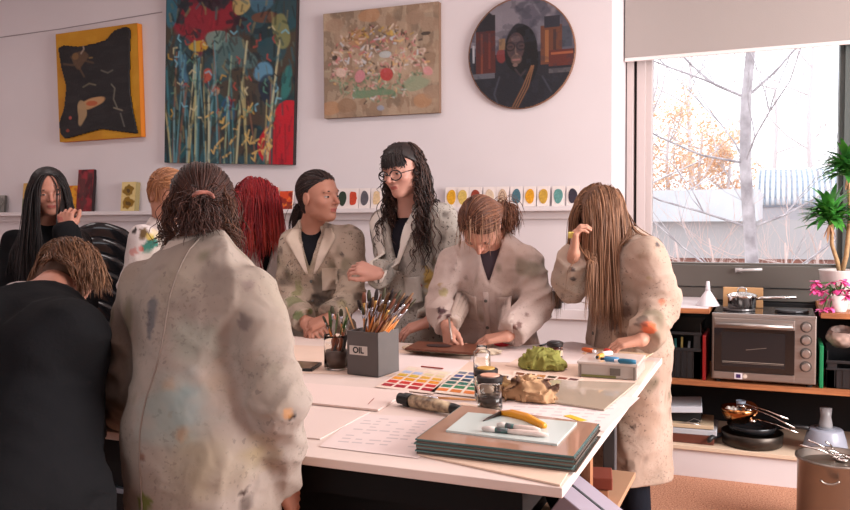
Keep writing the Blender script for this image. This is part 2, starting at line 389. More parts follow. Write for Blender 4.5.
        lip = (np.abs(loc[:, 2] + .0555) < .0075) & (np.abs(loc[:, 1]) < .019) & (loc[:, 0] > .078); c[lip] = A(S(*(lipc or (160, 88, 80))))
        chk = np.exp(-(((loc[:, 0] - .06) / .02) ** 2 + ((np.abs(loc[:, 1]) - .04) / .016) ** 2 + ((loc[:, 2] + .025) / .02) ** 2)); c *= 1 - chk[:, None] * A((.02, .16, .14))
        nose = np.exp(-(((loc[:, 0] - .105) / .015) ** 2 + (loc[:, 1] / .012) ** 2 + ((loc[:, 2] + .02) / .014) ** 2)); c *= 1 - nose[:, None] * A((.0, .14, .12))
        o = link_mesh('body', V, F, SKIN, s.root, True, c)
        return o
    def eyes(s, iris=(70, 45, 30), brow=(40, 28, 24), closed=False):
        f, l, u = s.B; k = s.k
        for sg in (1, -1):
            c = s.head + k * (.0715 * f + sg * .0315 * l + .003 * u)
            V, F = nets(field([(sd_ell(c, A((.0125, .0150, .0072)) * k, np.stack(s.B)), .01)]), c - .022, c + .022, .0016)
            q = (V - c) / k; a = np.hypot(q @ l, q @ u); col = np.tile(A(S(172, 156, 150)), (len(V), 1)); col[(a < .0068)] = A(S(*iris)); col[a < .003] = A(S(12, 10, 10)); col[(q @ u) > .0026] = s.skin * .8; col[((q @ u) > .0022) & ((q @ u) < .0036)] = A(S(30, 20, 18)); col[(q @ u) < -.0040] = s.skin * .9
            link_mesh('eye', V, F, EYEM, s.root, True, col)
            pts = [s.head + k * ((.088 - abs(t) * .012 - (.006 if t > 0 else 0)) * f + sg * (.031 + t * .02) * l + (.0235 + .004 * (1 - t * t) - (.003 if t > .5 else 0)) * u) for t in np.linspace(-1, 1, 7)]
            MB().tube(pts, [.0018, .0026, .0028, .0028, .0026, .0022, .0012]).build('eyebrow', mat('brow_%d_%d_%d' % brow, S(*brow), 0.8), s.root, True)
    def garment(s, name, prims, h, color, fold=.006, stains=None, material=None, lo=None, hi=None, zmin=None, cut=None, seed=0, vstretch=2.2, spots=0.0, spotcol=(60, 50, 45), tint=0.08):
        base = field(prims)
        def f(p):
            d = base(p)
            if fold:
                m = np.abs(d) < .04; q = p[m]
                a = np.stack([q @ s.L * 9, q @ s.F * 9, q @ s.U * vstretch], 1); wob = np.stack([noise(q * 3.1, 5 + seed), noise(q * 3.1, 6 + seed), noise(q * 2.3, 7 + seed)], 1)
                n1 = 1 - 2.2 * np.abs(noise(a + wob * 1.3, seed + 1)) ** .75; n2 = 1 - 2.4 * np.abs(noise(np.stack([q @ s.L * 11 + q @ s.U * 6, q @ s.F * 11, q @ s.U * 17 - q @ s.L * 6], 1) + wob * 1.4, seed + 2)) ** .7; 
                at = 0
                for sg, (el, wr) in s.arm.items():
                    d1 = np.linalg.norm(q - el, axis=1); at = np.maximum(at, np.exp(-(d1 / .12) ** 2)); at = np.maximum(at, .7 * np.exp(-(np.linalg.norm(q - (el + wr) / 2, axis=1) / .13) ** 2))
                d[m] -= fold * 1.7 * (n1 * (1 - at * .5) + n2 * (.18 + .85 * at))
            if cut: d = np.maximum(d, cut(p))
            return d
        keys = [s.neck, s.pel, s.sh[1], s.sh[-1]] + [q for e in s.arm.values() for q in e]; K = np.array(keys)
        lo = K.min(0) - .24 if lo is None else A(lo); hi = K.max(0) + .2 if hi is None else A(hi)
        if zmin is not None: lo[2] = zmin - .09
        V, F = nets(f, lo, hi, h)
        c = s.paint(V, color, stains, seed, spots, spotcol, tint)
        return link_mesh(name, V, F, material or CLOTH, s.root, True, c), f
    def paint(s, V, color, stains, seed=0, spots=0.0, spotcol=(60, 50, 45), tint=.08):
        n = fbm(V * 5, seed + 20)[:, None]; c = A(S(*color)) * (1 + n * A((tint, tint * 1.2, tint * 1.6)))
        if spots:
            for i, (sc, th, cc, al) in enumerate([(9, .42, (150, 140, 122), .3), (14, .5, (128, 112, 98), .35), (7, .45, (140, 144, 138), .15), (30, .72, (70, 58, 54), .7), (22, .72, (96, 92, 70), .6)]):
                m = np.clip((noise(V * sc * A((1, 1, .6)), seed + 30 + i) * .75 + noise(V * 5, seed + 44 + i) * .55 - th + spots) * 3, 0, 1)[:, None] * al; c = c * (1 - m) + A(S(*cc)) * m
        for st in (stains or []):
            p, r, cc, a = st[:4]; rd = A(p) - A(O); rd /= np.linalg.norm(rd); w0 = V - A(O); tt = w0 @ rd; of = np.linalg.norm(w0 - tt[:, None] * rd, axis=1); of = of + np.where(tt < tt.max() , 0, 0); nr = of < max(.014, of.min() * 1.5); p = V[nr][np.argmin(tt[nr])]; e = A(st[4]) if len(st) > 4 else 1.0; d = np.linalg.norm((V - A(p)) / e, axis=1) / r + noise(V * (.9 / r), seed + 60) * .35 + noise(V * (3.0 / r), seed + 61) * .35
            m = np.clip((1 - d) * (3.5 if a > .5 else 1.3), 0, 1)[:, None] * a; c = c * (1 - m) + A(S(*cc)) * m
        return np.concatenate([np.clip(c, 0.002, 1), np.full((len(V), 1), min(1, .06 + spots * 2.4))], 1)
    def vcut(s, depth=.5, width=.075, low=.62, b0=.0):
        """opens the front into a V down to spine fraction low"""
        a0 = s.spine(low); H = np.linalg.norm(s.neck - a0)
        def f(p):
            q = p - a0; t = (q @ s.U) / H; a = np.abs(q @ s.L); b = (p - s.spine(.8)) @ s.F
            return np.maximum(np.maximum(a - width * np.clip(t, 0, 1.4), -t * H), -(b - b0))        # negative inside the opening
        return lambda p: -f(p)
    def collar(s, color, stand=.035, rad=.078, drop=.05, open_=40, seed=1, low=.0, back=0.0):
        V = []; nA, nB = 26, 7; c0 = s.neck + .0 * s.F
        for i in range(nA):
            th = math.radians(open_ + (360 - 2 * open_) * i / (nA - 1)); dl = math.sin(th); df = math.cos(th); fr = max(df, 0)
            up = s.U
            for j in range(nB):
                v = j / (nB - 1)
                if v < .3: r = rad - .012 + .0 * v; z = .0 + (v / .3) * stand
                else: q = (v - .3) / .7; r = rad - .012 + q * (.030 + .012 * fr); z = stand - q * (stand + drop * (1 + .9 * fr * fr))
                V.append(c0 + dl * r * 1.08 * s.L + df * r * s.F + up * (z - fr * low - back * max(-df, 0)))
        F = np.array([[i * nB + j, i * nB + j + 1, (i + 1) * nB + j + 1, (i + 1) * nB + j] for i in range(nA - 1) for j in range(nB - 1)])
        V = np.array(V); return link_mesh('collar', V, F, CLOTH, s.root, True, s.paint(V, color, None, seed), solid=.006)
    def patch(s, name, f, outline, nu, color, off=.004, thick=.005, back=False, seed=3, start=.35, material=None, stains=None):
        """lays a piece of cloth on the front (or back) of garment f; outline(v) -> (a0, a1, t): side offsets and height above the pelvis in metres"""
        D = -s.F if not back else s.F; nv = 14; V = []
        for j in range(nv):
            a0, a1, t = outline(j / (nv - 1))
            for i in range(nu): V.append(s.pel + s.U * t + s.L * (a0 + (a1 - a0) * i / (nu - 1)) - D * start)
        V = np.array(V)
        for _ in range(60): V = V + D * np.clip(f(V) * .8, -.01, .03)[:, None]
        okv = np.abs(f(V)) < .02; V = V - D * off; F = np.array([[j * nu + i, j * nu + i + 1, (j + 1) * nu + i + 1, (j + 1) * nu + i] for j in range(nv - 1) for i in range(nu - 1)])
        F = F[okv[F].all(1)]
        return link_mesh(name, V, F, material or CLOTH, s.root, True, s.paint(V, color, stains, seed), solid=thick)
    def button(s, f, a, t, color=(90, 85, 80), back=False):
        D = -s.F; p = (s.pel + s.U * t + s.L * a + s.F * .35)[None]
        for _ in range(60): p = p + D * np.clip(f(p) * .8, -.01, .03)[:, None]
        p = p[0] + s.F * .008
        MB(Matrix.Translation(Vector(p)) @ Vector(s.F).to_track_quat('Z', 'Y').to_matrix().to_4x4()).lathe([(.0, 0), (.007, 0), (.008, .002), (.006, .004), (.0, .004)], n=12).build('button', mat('button', S(*color), .4), s.root, True)
    def legs(s, color, shoe=(30, 28, 28), top=None, shape=(.098, .072, .062)):
        pr = []; top = top or s.pel[2]; 
        for sg in (1, -1):
            hip = s.pel + .085 * sg * s.L; Fh = A((s.F[0], s.F[1], 0)); Fh /= np.linalg.norm(Fh); kn = A((hip[0], hip[1], .48)) + .03 * Fh; an = A((hip[0], hip[1], .11))
            pr += [(sd_cone(hip, kn, shape[0], shape[1]), .03), (lambda p, f1=sd_cone(kn, an, shape[1], shape[2]): np.maximum(f1(p), .07 - p[:, 2]), .02)]
        lo = s.pel - .28; hi = s.pel + .28; lo[2] = .04; hi[2] = top + .1
        V, F = nets(field(pr), lo, hi, .014); c = np.tile(A(S(*color)), (len(V), 1)); link_mesh('trousers', V, F, DARKCL, s.root, True, c)
        for sg in (1, -1):
            hip = s.pel + .085 * sg * s.L; a = A((hip[0], hip[1], .05)); Fh = A((s.F[0], s.F[1], 0)); Fh /= np.linalg.norm(Fh)
            f = field([(sd_cone(a - Fh * .05, a + Fh * .13 - A((0, 0, .012)), .045, .036), .03), (sd_cone(a, a + A((0, 0, .05)), .045, .042), .03)]); g = lambda p, f=f: np.maximum(f(p), .003 - p[:, 2])
            V, F = nets(g, a - .22, a + .22, .008); link_mesh('shoe', V, F, DARKCL, s.root, True, np.tile(A(S(*shoe)), (len(V), 1)))
    # ---- hair: a cap on the skull and locks that fall over skull and clothes
    def hair(s, color, n=300, length=.35, r=.0055, colliders=None, part=0.0, side=.5, backw=.25, curl=0.0, curlf=14.0, tie=None, tail=None, color2=None, vol=.012, steps=26, lmin=.7, accept=None, light=None, gcut=None, seed=0, capgrow=.006, grav=.75, fring=None, name='hair', front=.45, tipc=None, clump=0.0, dens=2.8, thin=.5, hl=True):
        n = int(n * dens); r = r * thin; front = min(1.15, front + .36) if hl else front; g = np.random.default_rng(seed + 11); f, l, u = s.B; k = s.k; C = s.head + k * (-.012 * f + .032 * u); rad = A((.096, .076, .083)) * k
        col = colliders or (lambda p: np.ones(len(p)))
        def coll(p): return np.minimum(s.skull(p), col(p))
        d = g.normal(size=(n * 6, 3)); d /= np.linalg.norm(d, axis=1, keepdims=True)
        ok = (d[:, 0] < .12 + front * 1.2 * np.maximum(d[:, 2], 0)) & (d[:, 2] > -.45)
        if accept is not None: ok &= accept(d)
        d = d[ok][:n]; n = len(d); loc = C + (d * rad) @ np.stack([f, l, u]); p = loc + 0
        path = [p.copy()]; L = length * g.uniform(lmin, 1.0, n); st = L / steps; layer = (g.uniform(0, 1, n) ** 1.2 * vol + r * .6)
        sd = np.sign(d[:, 1] - part + 1e-6); nrm = (d / rad) @ np.stack([f, l, u]); nrm /= np.linalg.norm(nrm, axis=1, keepdims=True); hz = np.clip(nrm[:, 2:3], 0, 1); v = sd[:, None] * l * (side + .3) * hz - f * backw - A((0, 0, 1)) * (1.15 - hz); v = v - nrm * (v * nrm).sum(1, keepdims=True) * (tie is None); v /= np.linalg.norm(v, axis=1, keepdims=True)
        cl = np.floor(loc / .016).astype(np.int64); wob = np.stack([_h(cl[:, 0], cl[:, 1], cl[:, 2], q_) for q_ in (1, 2, 3)], 1) * 3.4 - 1.7 + g.normal(size=(n, 3)) * .35; alive = np.ones(n)
        for i in range(steps):
            if tie is not None:
                t = A(tie) - p; dist = np.linalg.norm(t, axis=1); stp = np.minimum(dist * .22 + .004, .022)[:, None]; t = t / (dist[:, None] + 1e-6)
                on = (dist > .012)[:, None]; v = .25 * v + .9 * t; v /= np.linalg.norm(v, axis=1, keepdims=True); p = p + v * stp * on
            else:
                fall = np.clip(i / (steps * .18), 0, 1); tgt = A((0, 0, -1)) * (grav * (.35 + .65 * fall)) + (sd[:, None] * l * side - f * backw) * (1 - fall) + wob * (.05 + .02 * i / steps)
                v = .55 * v + .55 * tgt; v /= np.linalg.norm(v, axis=1, keepdims=True); p = p + v * st[:, None]
            for _ in range(3):
                e = coll(p); m = e < layer
                if tie is not None: m &= (np.linalg.norm(A(tie) - p, axis=1) > .03)
                if m.any():
                    q = p[m]; h_ = .003; gr = np.stack([(coll(q + A(x)) - coll(q - A(x))) for x in ((h_, 0, 0), (0, h_, 0), (0, 0, h_))], 1); gr /= np.linalg.norm(gr, axis=1, keepdims=True) + 1e-9
                    p[m] = q + gr * (layer[m] - e[m])[:, None]
            if tie is None:
                e = s.skull(p); m = (e > layer) & (e < .06) & (p[:, 2] > C[2] + .01) & (i < steps * .6)
                if m.any():
                    q = p[m]; h_ = .003; gr = np.stack([(s.skull(q + A(x)) - s.skull(q - A(x))) for x in ((h_, 0, 0), (0, h_, 0), (0, 0, h_))], 1); gr /= np.linalg.norm(gr, axis=1, keepdims=True) + 1e-9
                    p[m] = q - gr * ((e[m] - layer[m]) * .8)[:, None]
            path.append(p.copy())
        P_ = np.stack(path, 1); allp = [P_]; allr = [np.full((n, steps + 1), r)]
        if tie is not None and tail:
            m = int(tail.get('n', 90) * dens); q = A(tie) + g.normal(size=(m, 3)) * .010; v = A(tail['dir']) + g.normal(size=(m, 3)) * tail.get('spread', .25); v /= np.linalg.norm(v, axis=1, keepdims=True)
            pp = [q.copy()]; TL = tail['len'] * g.uniform(.55, 1, m) / steps
            for i in range(steps):
                v = v * .86 + A((0, 0, -1)) * .14 * tail.get('g', 1.0) + g.normal(size=(m, 3)) * tail.get('mess', .03); v /= np.linalg.norm(v, axis=1, keepdims=True); q = q + v * TL[:, None]
                e = coll(q); mm = e < .008
                if mm.any():
                    z = q[mm]; h_ = .003; gr = np.stack([(coll(z + A(x)) - coll(z - A(x))) for x in ((h_, 0, 0), (0, h_, 0), (0, 0, h_))], 1); gr /= np.linalg.norm(gr, axis=1, keepdims=True) + 1e-9; q[mm] = z + gr * (.008 - e[mm])[:, None]
                pp.append(q.copy())
            allp.append(np.stack(pp, 1)); allr.append(np.full((m, steps + 1), r * .9))
        P_ = np.concatenate(allp); Rr = np.concatenate(allr); N = len(P_); T = steps + 1; tt = np.linspace(0, 1, T)
        if curl:
            ph = g.uniform(0, 6.28, N)[:, None]; fr = g.uniform(.7, 1.3, N)[:, None]; am = curl * np.clip(tt * 2.2 - .25, 0, 1)[None, :] * g.uniform(.5, 1.3, N)[:, None]
            P_ = P_ + np.stack([np.cos(ph + tt * curlf * fr), np.sin(ph + tt * curlf * fr), .4 * np.sin(ph * 2 + tt * curlf * fr * 1.1)], -1) * am[..., None]
        Rr = Rr * (np.where(tt < .75, 1, 1 - (tt - .75) / .25 * .85))[None, :] * g.uniform(.7, 1.25, N)[:, None]
        V, F = tubes(P_, Rr, 3)
        c1 = A(S(*color)); c2 = A(S(*(color2 or color))); mix = g.uniform(0, 1, N)[:, None] ** 1.5; cc = (c1 * (1 - mix) + c2 * mix) * g.uniform(.82, 1.15, N)[:, None]; c = np.repeat(cc, T * 3, 0)
        if tipc is not None:
            tm = np.tile(np.repeat(np.clip(tt * 1.5 - .5, 0, 1), 3), N)[:, None] * .7; c = c * (1 - tm) + A(S(*tipc)) * tm
        cr = rad + capgrow
        capf = field([(sd_ell(C, cr, np.stack([f, l, u])), .01), (sd_ell(s.head - k * (.045 * f) - k * .03 * u, A((.05, .055, .06)) * k, np.stack([f, l, u])), .02)])
        def cap(p):
            q = (p - C) / k; a, b, h_ = q @ f, q @ l, q @ u
            return np.maximum(capf(p), (a - (.017 + min(front, 1.0) * 1.25 * np.maximum(h_ + .0, 0)) + .0 * np.abs(b)) * .8)
        Vc, Fc = nets(cap, C - .13, C + .13, .006); V2, F2 = joinm([(V, F), (Vc, Fc)]); c = np.concatenate([c, np.tile(c1 * .8, (len(Vc), 1))])
        return link_mesh(name, V2, F2, HAIRM, s.root, True, c)
# ---------------------------------------------------------------- the room
WY = 4.75; XW0, XW1, YB, CZ = -6.8, 3.0, -2.6, 3.2; TZ = 0.88
white = mat('wall_paint', S(217, 208, 210), .9, var=.03, vscale=2.5, bump=.05)
white2 = mat('white_paint', S(220, 211, 212), .6)
XJ = onY(611.5, 200, WY).x; WIN_Y = WY + .52
carpet = mat('carpet', S(205, 152, 122), 1.0, vscale=120, bump=.6, col2=S(150, 100, 76))
struct('floor', MB().box(XW0, XW1, YB, WY + .7, -.05, 0), carpet)
struct('ceiling', MB().box(XW0, XW1, YB, WY + .7, CZ, CZ + .05), white2)
struct('wall_back', MB().box(XW0, XJ, WY, WY + .75, 0, CZ), white)
struct('wall_left', MB().box(XW0 - .1, XW0, YB, WY + .75, 0, CZ), white)
struct('wall_rear', MB().box(XW0, -4.7, YB - .1, YB, 0, CZ).box(.3, XW1, YB - .1, YB, 0, CZ).box(-4.7, .3, YB - .1, YB, 0, 1.1).box(-4.7, .3, YB - .1, YB, 2.85, CZ), white)
struct('wall_right', MB().box(XW1, XW1 + .1, YB, 1.5, 0, CZ).box(XW1, XW1 + .1, 4.3, WY + .75, 0, CZ).box(XW1, XW1 + .1, 1.5, 4.3, 0, 1.0).box(XW1, XW1 + .1, 1.5, 4.3, 2.9, CZ), white)
gz0 = onY(680, 264, WIN_Y).z; WX0 = onY(631, 200, WIN_Y).x
struct('wall_window', MB().box(XJ, XW1, WIN_Y + .08, WIN_Y + .22, 0, .93).box(XJ, XW1, WIN_Y + .08, WIN_Y + .22, 2.9, CZ), white)
struct('ceiling_recess', MB().box(XJ, XW1, WY + .1, WIN_Y + .2, 2.9, CZ - .001), white2)
# window over the counter
alu = mat('window_frame_metal', S(108, 102, 96), .4, .5); aluw = mat('window_jamb_metal', S(196, 182, 180), .5); alud = mat('window_frame_shadow_gap', S(38, 36, 38), .6); alug = mat('mullion_metal', S(92, 98, 96), .45, .4)
wf = MB()
wx = lambda px: onY(px, 150, WIN_Y).x
wf.box(wx(637), XW1, WIN_Y - .05, WIN_Y + .06, gz0 - .13, gz0).box(wx(637), XW1, WIN_Y - .03, WIN_Y + .06, gz0 - .21, gz0 - .135)
wf.box(wx(637), XW1, WIN_Y - .02, WIN_Y + .04, gz0, gz0 + .012).box(wx(637), XW1, WIN_Y + .0, WIN_Y + .08, 2.84, 2.9)
win = struct('window_1', wf, alu, bevel=.003)
struct('window_jamb', MB().box(wx(628), wx(634.5), WIN_Y - .06, WIN_Y + .08, .93, 2.9).box(wx(637.5), wx(646), WIN_Y - .04, WIN_Y + .08, .93, 2.9).box(wx(645), wx(652), WIN_Y - .01, WIN_Y + .06, gz0 - .05, 2.9), aluw, win, bevel=.003)
struct('shadow_gap', MB().box(wx(634.5), wx(637.5), WIN_Y, WIN_Y + .06, .93, 2.9).box(wx(637), XW1, WIN_Y - .01, WIN_Y + .07, .9, gz0 - .20), alud, win)
struct('mullion', MB().box(wx(838), wx(862), WIN_Y - .05, WIN_Y + .08, gz0 - .05, 2.9).box(wx(843), wx(848), WIN_Y - .075, WIN_Y - .05, gz0 - .05, 2.9), alug, win)
struct('mullion', MB().box(wx(838) + 1.35, wx(862) + 1.35, WIN_Y - .05, WIN_Y + .08, gz0 - .05, 2.9), alug, win)
glassm = mat('window_glass', (1, 1, 1), 0.0, trans=1.0, ior=1.02)
struct('window_pane', MB().box(wx(652), wx(838), WIN_Y + .03, WIN_Y + .036, gz0, 2.84).box(wx(862), XW1, WIN_Y + .03, WIN_Y + .036, gz0, 2.84), glassm, win)
hp = onY(746, 270, WIN_Y - .05)
steel = mat('brushed_steel', S(176, 170, 166), .28, .9)
struct('window_handle', MB().box(hp.x - .06, hp.x - .02, WIN_Y - .075, WIN_Y - .05, hp.z - .015, hp.z + .012).tube([(hp.x - .04, WIN_Y - .08, hp.z), (hp.x - .03, WIN_Y - .1, hp.z), (hp.x + .09, WIN_Y - .1, hp.z + .008)], .009), mat('handle_white', S(205, 200, 198), .3, .4), win, smooth=True)
# blind
by = WIN_Y - .14; b0 = onY(625, 62, by); b1 = onY(850, 45, by)
bl = thing('roller_blind', 'cream roller blind pulled part way down over the window', 'blind', (b0.x, by, b0.z))
MB().box(b0.x, XW1 - .02, by - .002, by + .002, b0.z + .02, 2.86).build('fabric', mat('blind_fabric', S(158, 149, 145), .9, bump=.08, vscale=200), bl)
MB().box(b0.x, XW1 - .02, by - .009, by + .009, b0.z, b0.z + .022).build('bottom_bar', mat('blind_bar', S(226, 216, 214), .5), bl, bevel=.003)
MB(Matrix.Translation((b0.x, by, 2.87)) @ Matrix.Rotation(math.pi / 2, 4, 'Y')).lathe([(.028, 0), (.028, XW1 - .04 - b0.x)], n=16).build('roller', white2, bl, True)
# ledge, trunking, socket, baseboard
lz = onY(280, 209.3, WY - .04).z; LZ = lz
struct('trim_1', MB().box(XW0, XJ, WY - .085, WY, lz - .028, lz).box(XW0, XJ, WY - .02, WY, lz - .075, lz - .028), white2, bevel=.003)
tz_ = onY(570, 309, WY).z
struct('trim_2', MB().box(XW0, XJ, WY - .028, WY, tz_ - .06, tz_ + .0), white2, bevel=.004)
struct('trim_3', MB().box(XW0, XJ, WY - .022, WY, onY(570, 288, WY).z - .006, onY(570, 288, WY).z), white2)
struct('baseboard_back', MB().box(XW0, XJ, WY - .02, WY, 0, .1), white2)
sp = onY(556, 299, WY)
so = thing('wall_socket', 'small dark double socket on the white wall below the picture ledge', 'socket', (sp.x, WY, sp.z - .05))
MB().box(sp.x - .034, sp.x + .034, WY - .035, WY, sp.z - .052, sp.z + .048).build('cover', mat('dark_plastic', S(44, 46, 48), .4), so, bevel=.004)
MB().box(sp.x - .022, sp.x + .022, WY - .04, WY - .034, sp.z + .005, sp.z + .035).box(sp.x - .022, sp.x + .022, WY - .04, WY - .034, sp.z - .04, sp.z - .01).build('switch', mat('dark_plastic2', S(30, 32, 34), .4), so)
# ceiling lamps: slim panels
for i, (x, y) in enumerate(PANELS):
    t = thing('ceiling_light', 'slim white rectangular ceiling light panel', 'light', (x, y, 3.16), 'ceiling light panels')
    MB().box(x - .62, x + .62, y - .32, y + .32, 3.175, 3.2).build('lamp_frame', white2, t)
# outside
gnd = mat('frosty_ground', S(196, 186, 178), 1.0, col2=S(150, 136, 122), vscale=1.2)
struct('ground_outside', MB().box(-40, 40, WIN_Y + .4, 70, -1.25, -1.2), gnd)
def outY(px, py, Y): return onY(px, py, Y)
HY = 15.0; a = outY(640, 243, HY); b_ = outY(870, 243, HY)
brickm = mat('far_brick', S(186, 130, 116), .9, col2=S(150, 112, 104), vscale=3)
hb = thing('brick_outbuilding', 'low brick outbuilding with a white flat roof seen through the window', 'building', ((a.x + b_.x) / 2, HY, -1.2))
z1 = outY(740, 226, HY).z
MB().box(a.x - 6, b_.x + 4, HY, HY + 5, -1.2, z1 - .5).build('wall', brickm, hb)
MB().box(a.x - 6.3, outY(758, 240, HY).x, HY - .3, HY + 5, outY(740, 221, HY).z, outY(700, 190, HY).z).build('roof', mat('roof_white', S(222, 224, 230), .8, var=.08, vscale=2), hb)
MB().box(a.x - 6, b_.x + 4, HY - .1, HY, z1 - .55, z1 + .1).build('fascia', mat('fascia', S(190, 184, 186), .8), hb)
for k in range(9):
    xx = a.x + 1.0 + k * 1.0; MB().box(xx, xx + .55, HY - .03, HY + .05, -.6, .15).build('window', mat('far_window', S(150, 152, 164), .3), hb)
gh = thing('glass_roof_hall', 'hall with a curved ribbed pale roof seen through the window right of the birch', 'building', (outY(800, 200, 22).x, 22, -1.2))
xl = outY(757, 160, 22).x; xr = outY(900, 160, 22).x; zt = outY(800, 165, 22).z; zb = outY(800, 207, 22).z
mbr = MB()
prof = [(22 + 3.5 * (1 - math.cos(t)), zb + (zt - zb) * math.sin(t)) for t in np.linspace(0, math.pi / 2, 9)]
for j in range(8):
    (ya, za), (yb_, zb_) = prof[j], prof[j + 1]; mbr.add([(xl, ya, za), (xr, ya, za), (xr, yb_, zb_), (xl, yb_, zb_)], [(0, 1, 2, 3)])
mbr.build('roof', mat('ribbed_roof', S(186, 198, 214), .6), gh, True, solid=.1)
mbr = MB()
for k in range(26):
    xx = xl + (xr - xl) * k / 25; mbr.tube([(xx, y_ - .05, z_ + .05) for y_, z_ in prof], .045, 5)
mbr.build('roof_rib', mat('roof_rib', S(226, 228, 232), .6), gh, True)
MB().box(xl, xr, 22, 27, -1.2, zb).build('wall', mat('far_wall', S(196, 194, 200), .9), gh)
def tree(name, base, h, r0, lab, cat, col, nb, seed, spread=1.0, up=.5, group=None, depth=3, leaf=None, lean=0):
    g = random.Random(seed); t = thing(name, lab, cat, base, group); base = Vector(base)
    tr = MB(); pts = [base + Vector((math.sin(i * 1.1 + seed) * .05 + lean * i / 10, math.cos(i * 1.7) * .05, h * i / 10)) for i in range(11)]
    tr.tube(pts, [r0 * (1 - .075 * i) for i in range(11)], 8); tr.build('trunk', col, t, True)
    br = MB(); tips = []
    def grow(p, d, L, r, dep):
        q = [p]; v = d.copy()
        for i in range(5):
            v = (v + Vector((g.uniform(-.2, .2), g.uniform(-.2, .2), g.uniform(-.05, .22) * up * 2))).normalized(); q.append(q[-1] + v * L / 5)
        br.tube(q, [r * (1 - .17 * i) for i in range(6)], 4, cap=False); tips.extend(q[2:])
        if dep > 0:
            for k in range(3):
                s_ = g.choice(q[1:5]); nd = (v + Vector((g.uniform(-1, 1), g.uniform(-1, 1), g.uniform(-.2, .9)))).normalized(); grow(s_, nd, L * g.uniform(.4, .65), r * .5, dep - 1)
    for k in range(nb):
        i = 3 + int(7 * k / nb); a_ = g.uniform(0, 6.28) if k > 3 else (k % 2) * math.pi + g.uniform(-.4, .4)
        grow(pts[min(i, 9)], Vector((math.cos(a_), math.sin(a_) * .6, g.uniform(.1, .8) * up)).normalized(), h * .32 * spread * g.uniform(.7, 1.2), r0 * (.15 if r0 < .1 else .24), depth - 1)
    br.build('branches', col, t, True)
    if leaf:
        lf = MB()
        for p in tips:
            for _ in range(leaf[1]):
                c = p + Vector((g.gauss(0, .16), g.gauss(0, .16), g.gauss(0, .14))); s_ = g.uniform(.03, .07); n_ = Vector((g.uniform(-1, 1), g.uniform(-1, 1), g.uniform(-1, 1))).normalized(); u_ = n_.orthogonal().normalized() * s_; w_ = n_.cross(u_)
                lf.add([c - u_, c + w_ * .6, c + u_, c - w_ * .6], [(0, 1, 2, 3)])
        lf.build('leaves', leaf[0], t)
    return t
bark = mat('pale_bark', S(214, 206, 210), .9, col2=S(160, 150, 154), vscale=6); bark2 = mat('twig_bark', S(226, 216, 218), .9)  # both barks lightened: the bright haze outside is put into their colour
tb = outY(749, 262, 8.5); tree('birch_tree', (tb.x, 8.5, -1.2), 6.2, .085, 'bare pale birch tree standing close outside the window', 'tree', bark, 20, 5, 1.0, .6)
autumn = mat('autumn_leaves', S(250, 214, 180), .9, col2=S(238, 196, 160), vscale=3); pink = mat('rosy_twigs', S(222, 196, 190), .9)
for i, (px, hh) in enumerate([(668, 5.2), (700, 5.0), (728, 4.6)]):
    q = outY(px, 210, 26); tree('autumn_tree', (q.x, 26, -1.2), hh, .12, ['autumn tree with orange leaves nearest the window jamb', 'orange leaved tree between two others behind the white roof', 'orange leaved tree just left of the birch trunk, far off'][i], 'tree', bark2, 10, 40 + i, 1.1, .8, 'autumn trees beyond the flat roof', 3, (autumn, 5))
q = outY(660, 150, 30); 
for i, (px, Y_, hh) in enumerate([(690, 30, 9), (810, 32, 9.5), (650, 24, 8.5), (775, 34, 8)]):
    q = outY(px, 150, Y_); tree('bare_tree', (q.x, Y_, -1.2), hh, .13, 'bare pale winter tree far off outside the window', 'tree', bark2, 9, 60 + i, 1.2, .9, 'bare winter trees far outside', 3)
for i, (px, py, Y_) in enumerate([(675, 240, 10.0), (712, 246, 11), (790, 240, 9.6), (822, 244, 10.4)]):
    q = outY(px, py, Y_); tree('bare_shrub', (q.x, Y_, -1.2), 2.3, .04, 'pale bare shrub growing in front of the brick outbuilding', 'shrub', pink, 16, 80 + i, 1.6, .9, 'bare shrubs outside the window', 3)
# ---------------------------------------------------------------- pictures
def raster(nx, ny, base):
    im = np.tile(A(S(*base)), (ny, nx, 1)); return im
def blob(im, cx, cy, rx, ry, col, a=1.0, rough=.25, seed=0, rot=0, soft=6):
    ny, nx, _ = im.shape; Y, X = np.mgrid[0:ny, 0:nx]; asp = nx / ny; x = (X / nx - cx) * asp; y = Y / ny - cy
    c, s_ = math.cos(rot), math.sin(rot); u = (x * c + y * s_) / (rx * asp); v = (-x * s_ + y * c) / ry
    n = noise(np.stack([X.ravel() / nx * 9 * asp, Y.ravel() / ny * 9, np.full(X.size, seed * 3.3)], 1), seed).reshape(X.shape)
    m = (np.clip((1 - np.hypot(u, v) + n * rough) * soft, 0, 1) * a)[..., None]; im[:] = im * (1 - m) + A(S(*col)) * m
def stroke(im, pts, w_, col, a=1.0):
    ny, nx, _ = im.shape; Y, X = np.mgrid[0:ny, 0:nx]; asp = nx / ny; P_ = np.stack([X / nx * asp, Y / ny], -1); d = np.full((ny, nx), 9.0)
    for p, q in zip(pts[:-1], pts[1:]):
        p = A((p[0] * asp, p[1])); q = A((q[0] * asp, q[1])); e = q - p; t = np.clip(((P_ - p) @ e) / (e @ e + 1e-9), 0, 1); d = np.minimum(d, np.linalg.norm(P_ - p - t[..., None] * e, axis=-1))
    m = (np.clip((w_ - d) * ny * .8 + .5, 0, 1) * a)[..., None]; im[:] = im * (1 - m) + A(S(*col)) * m
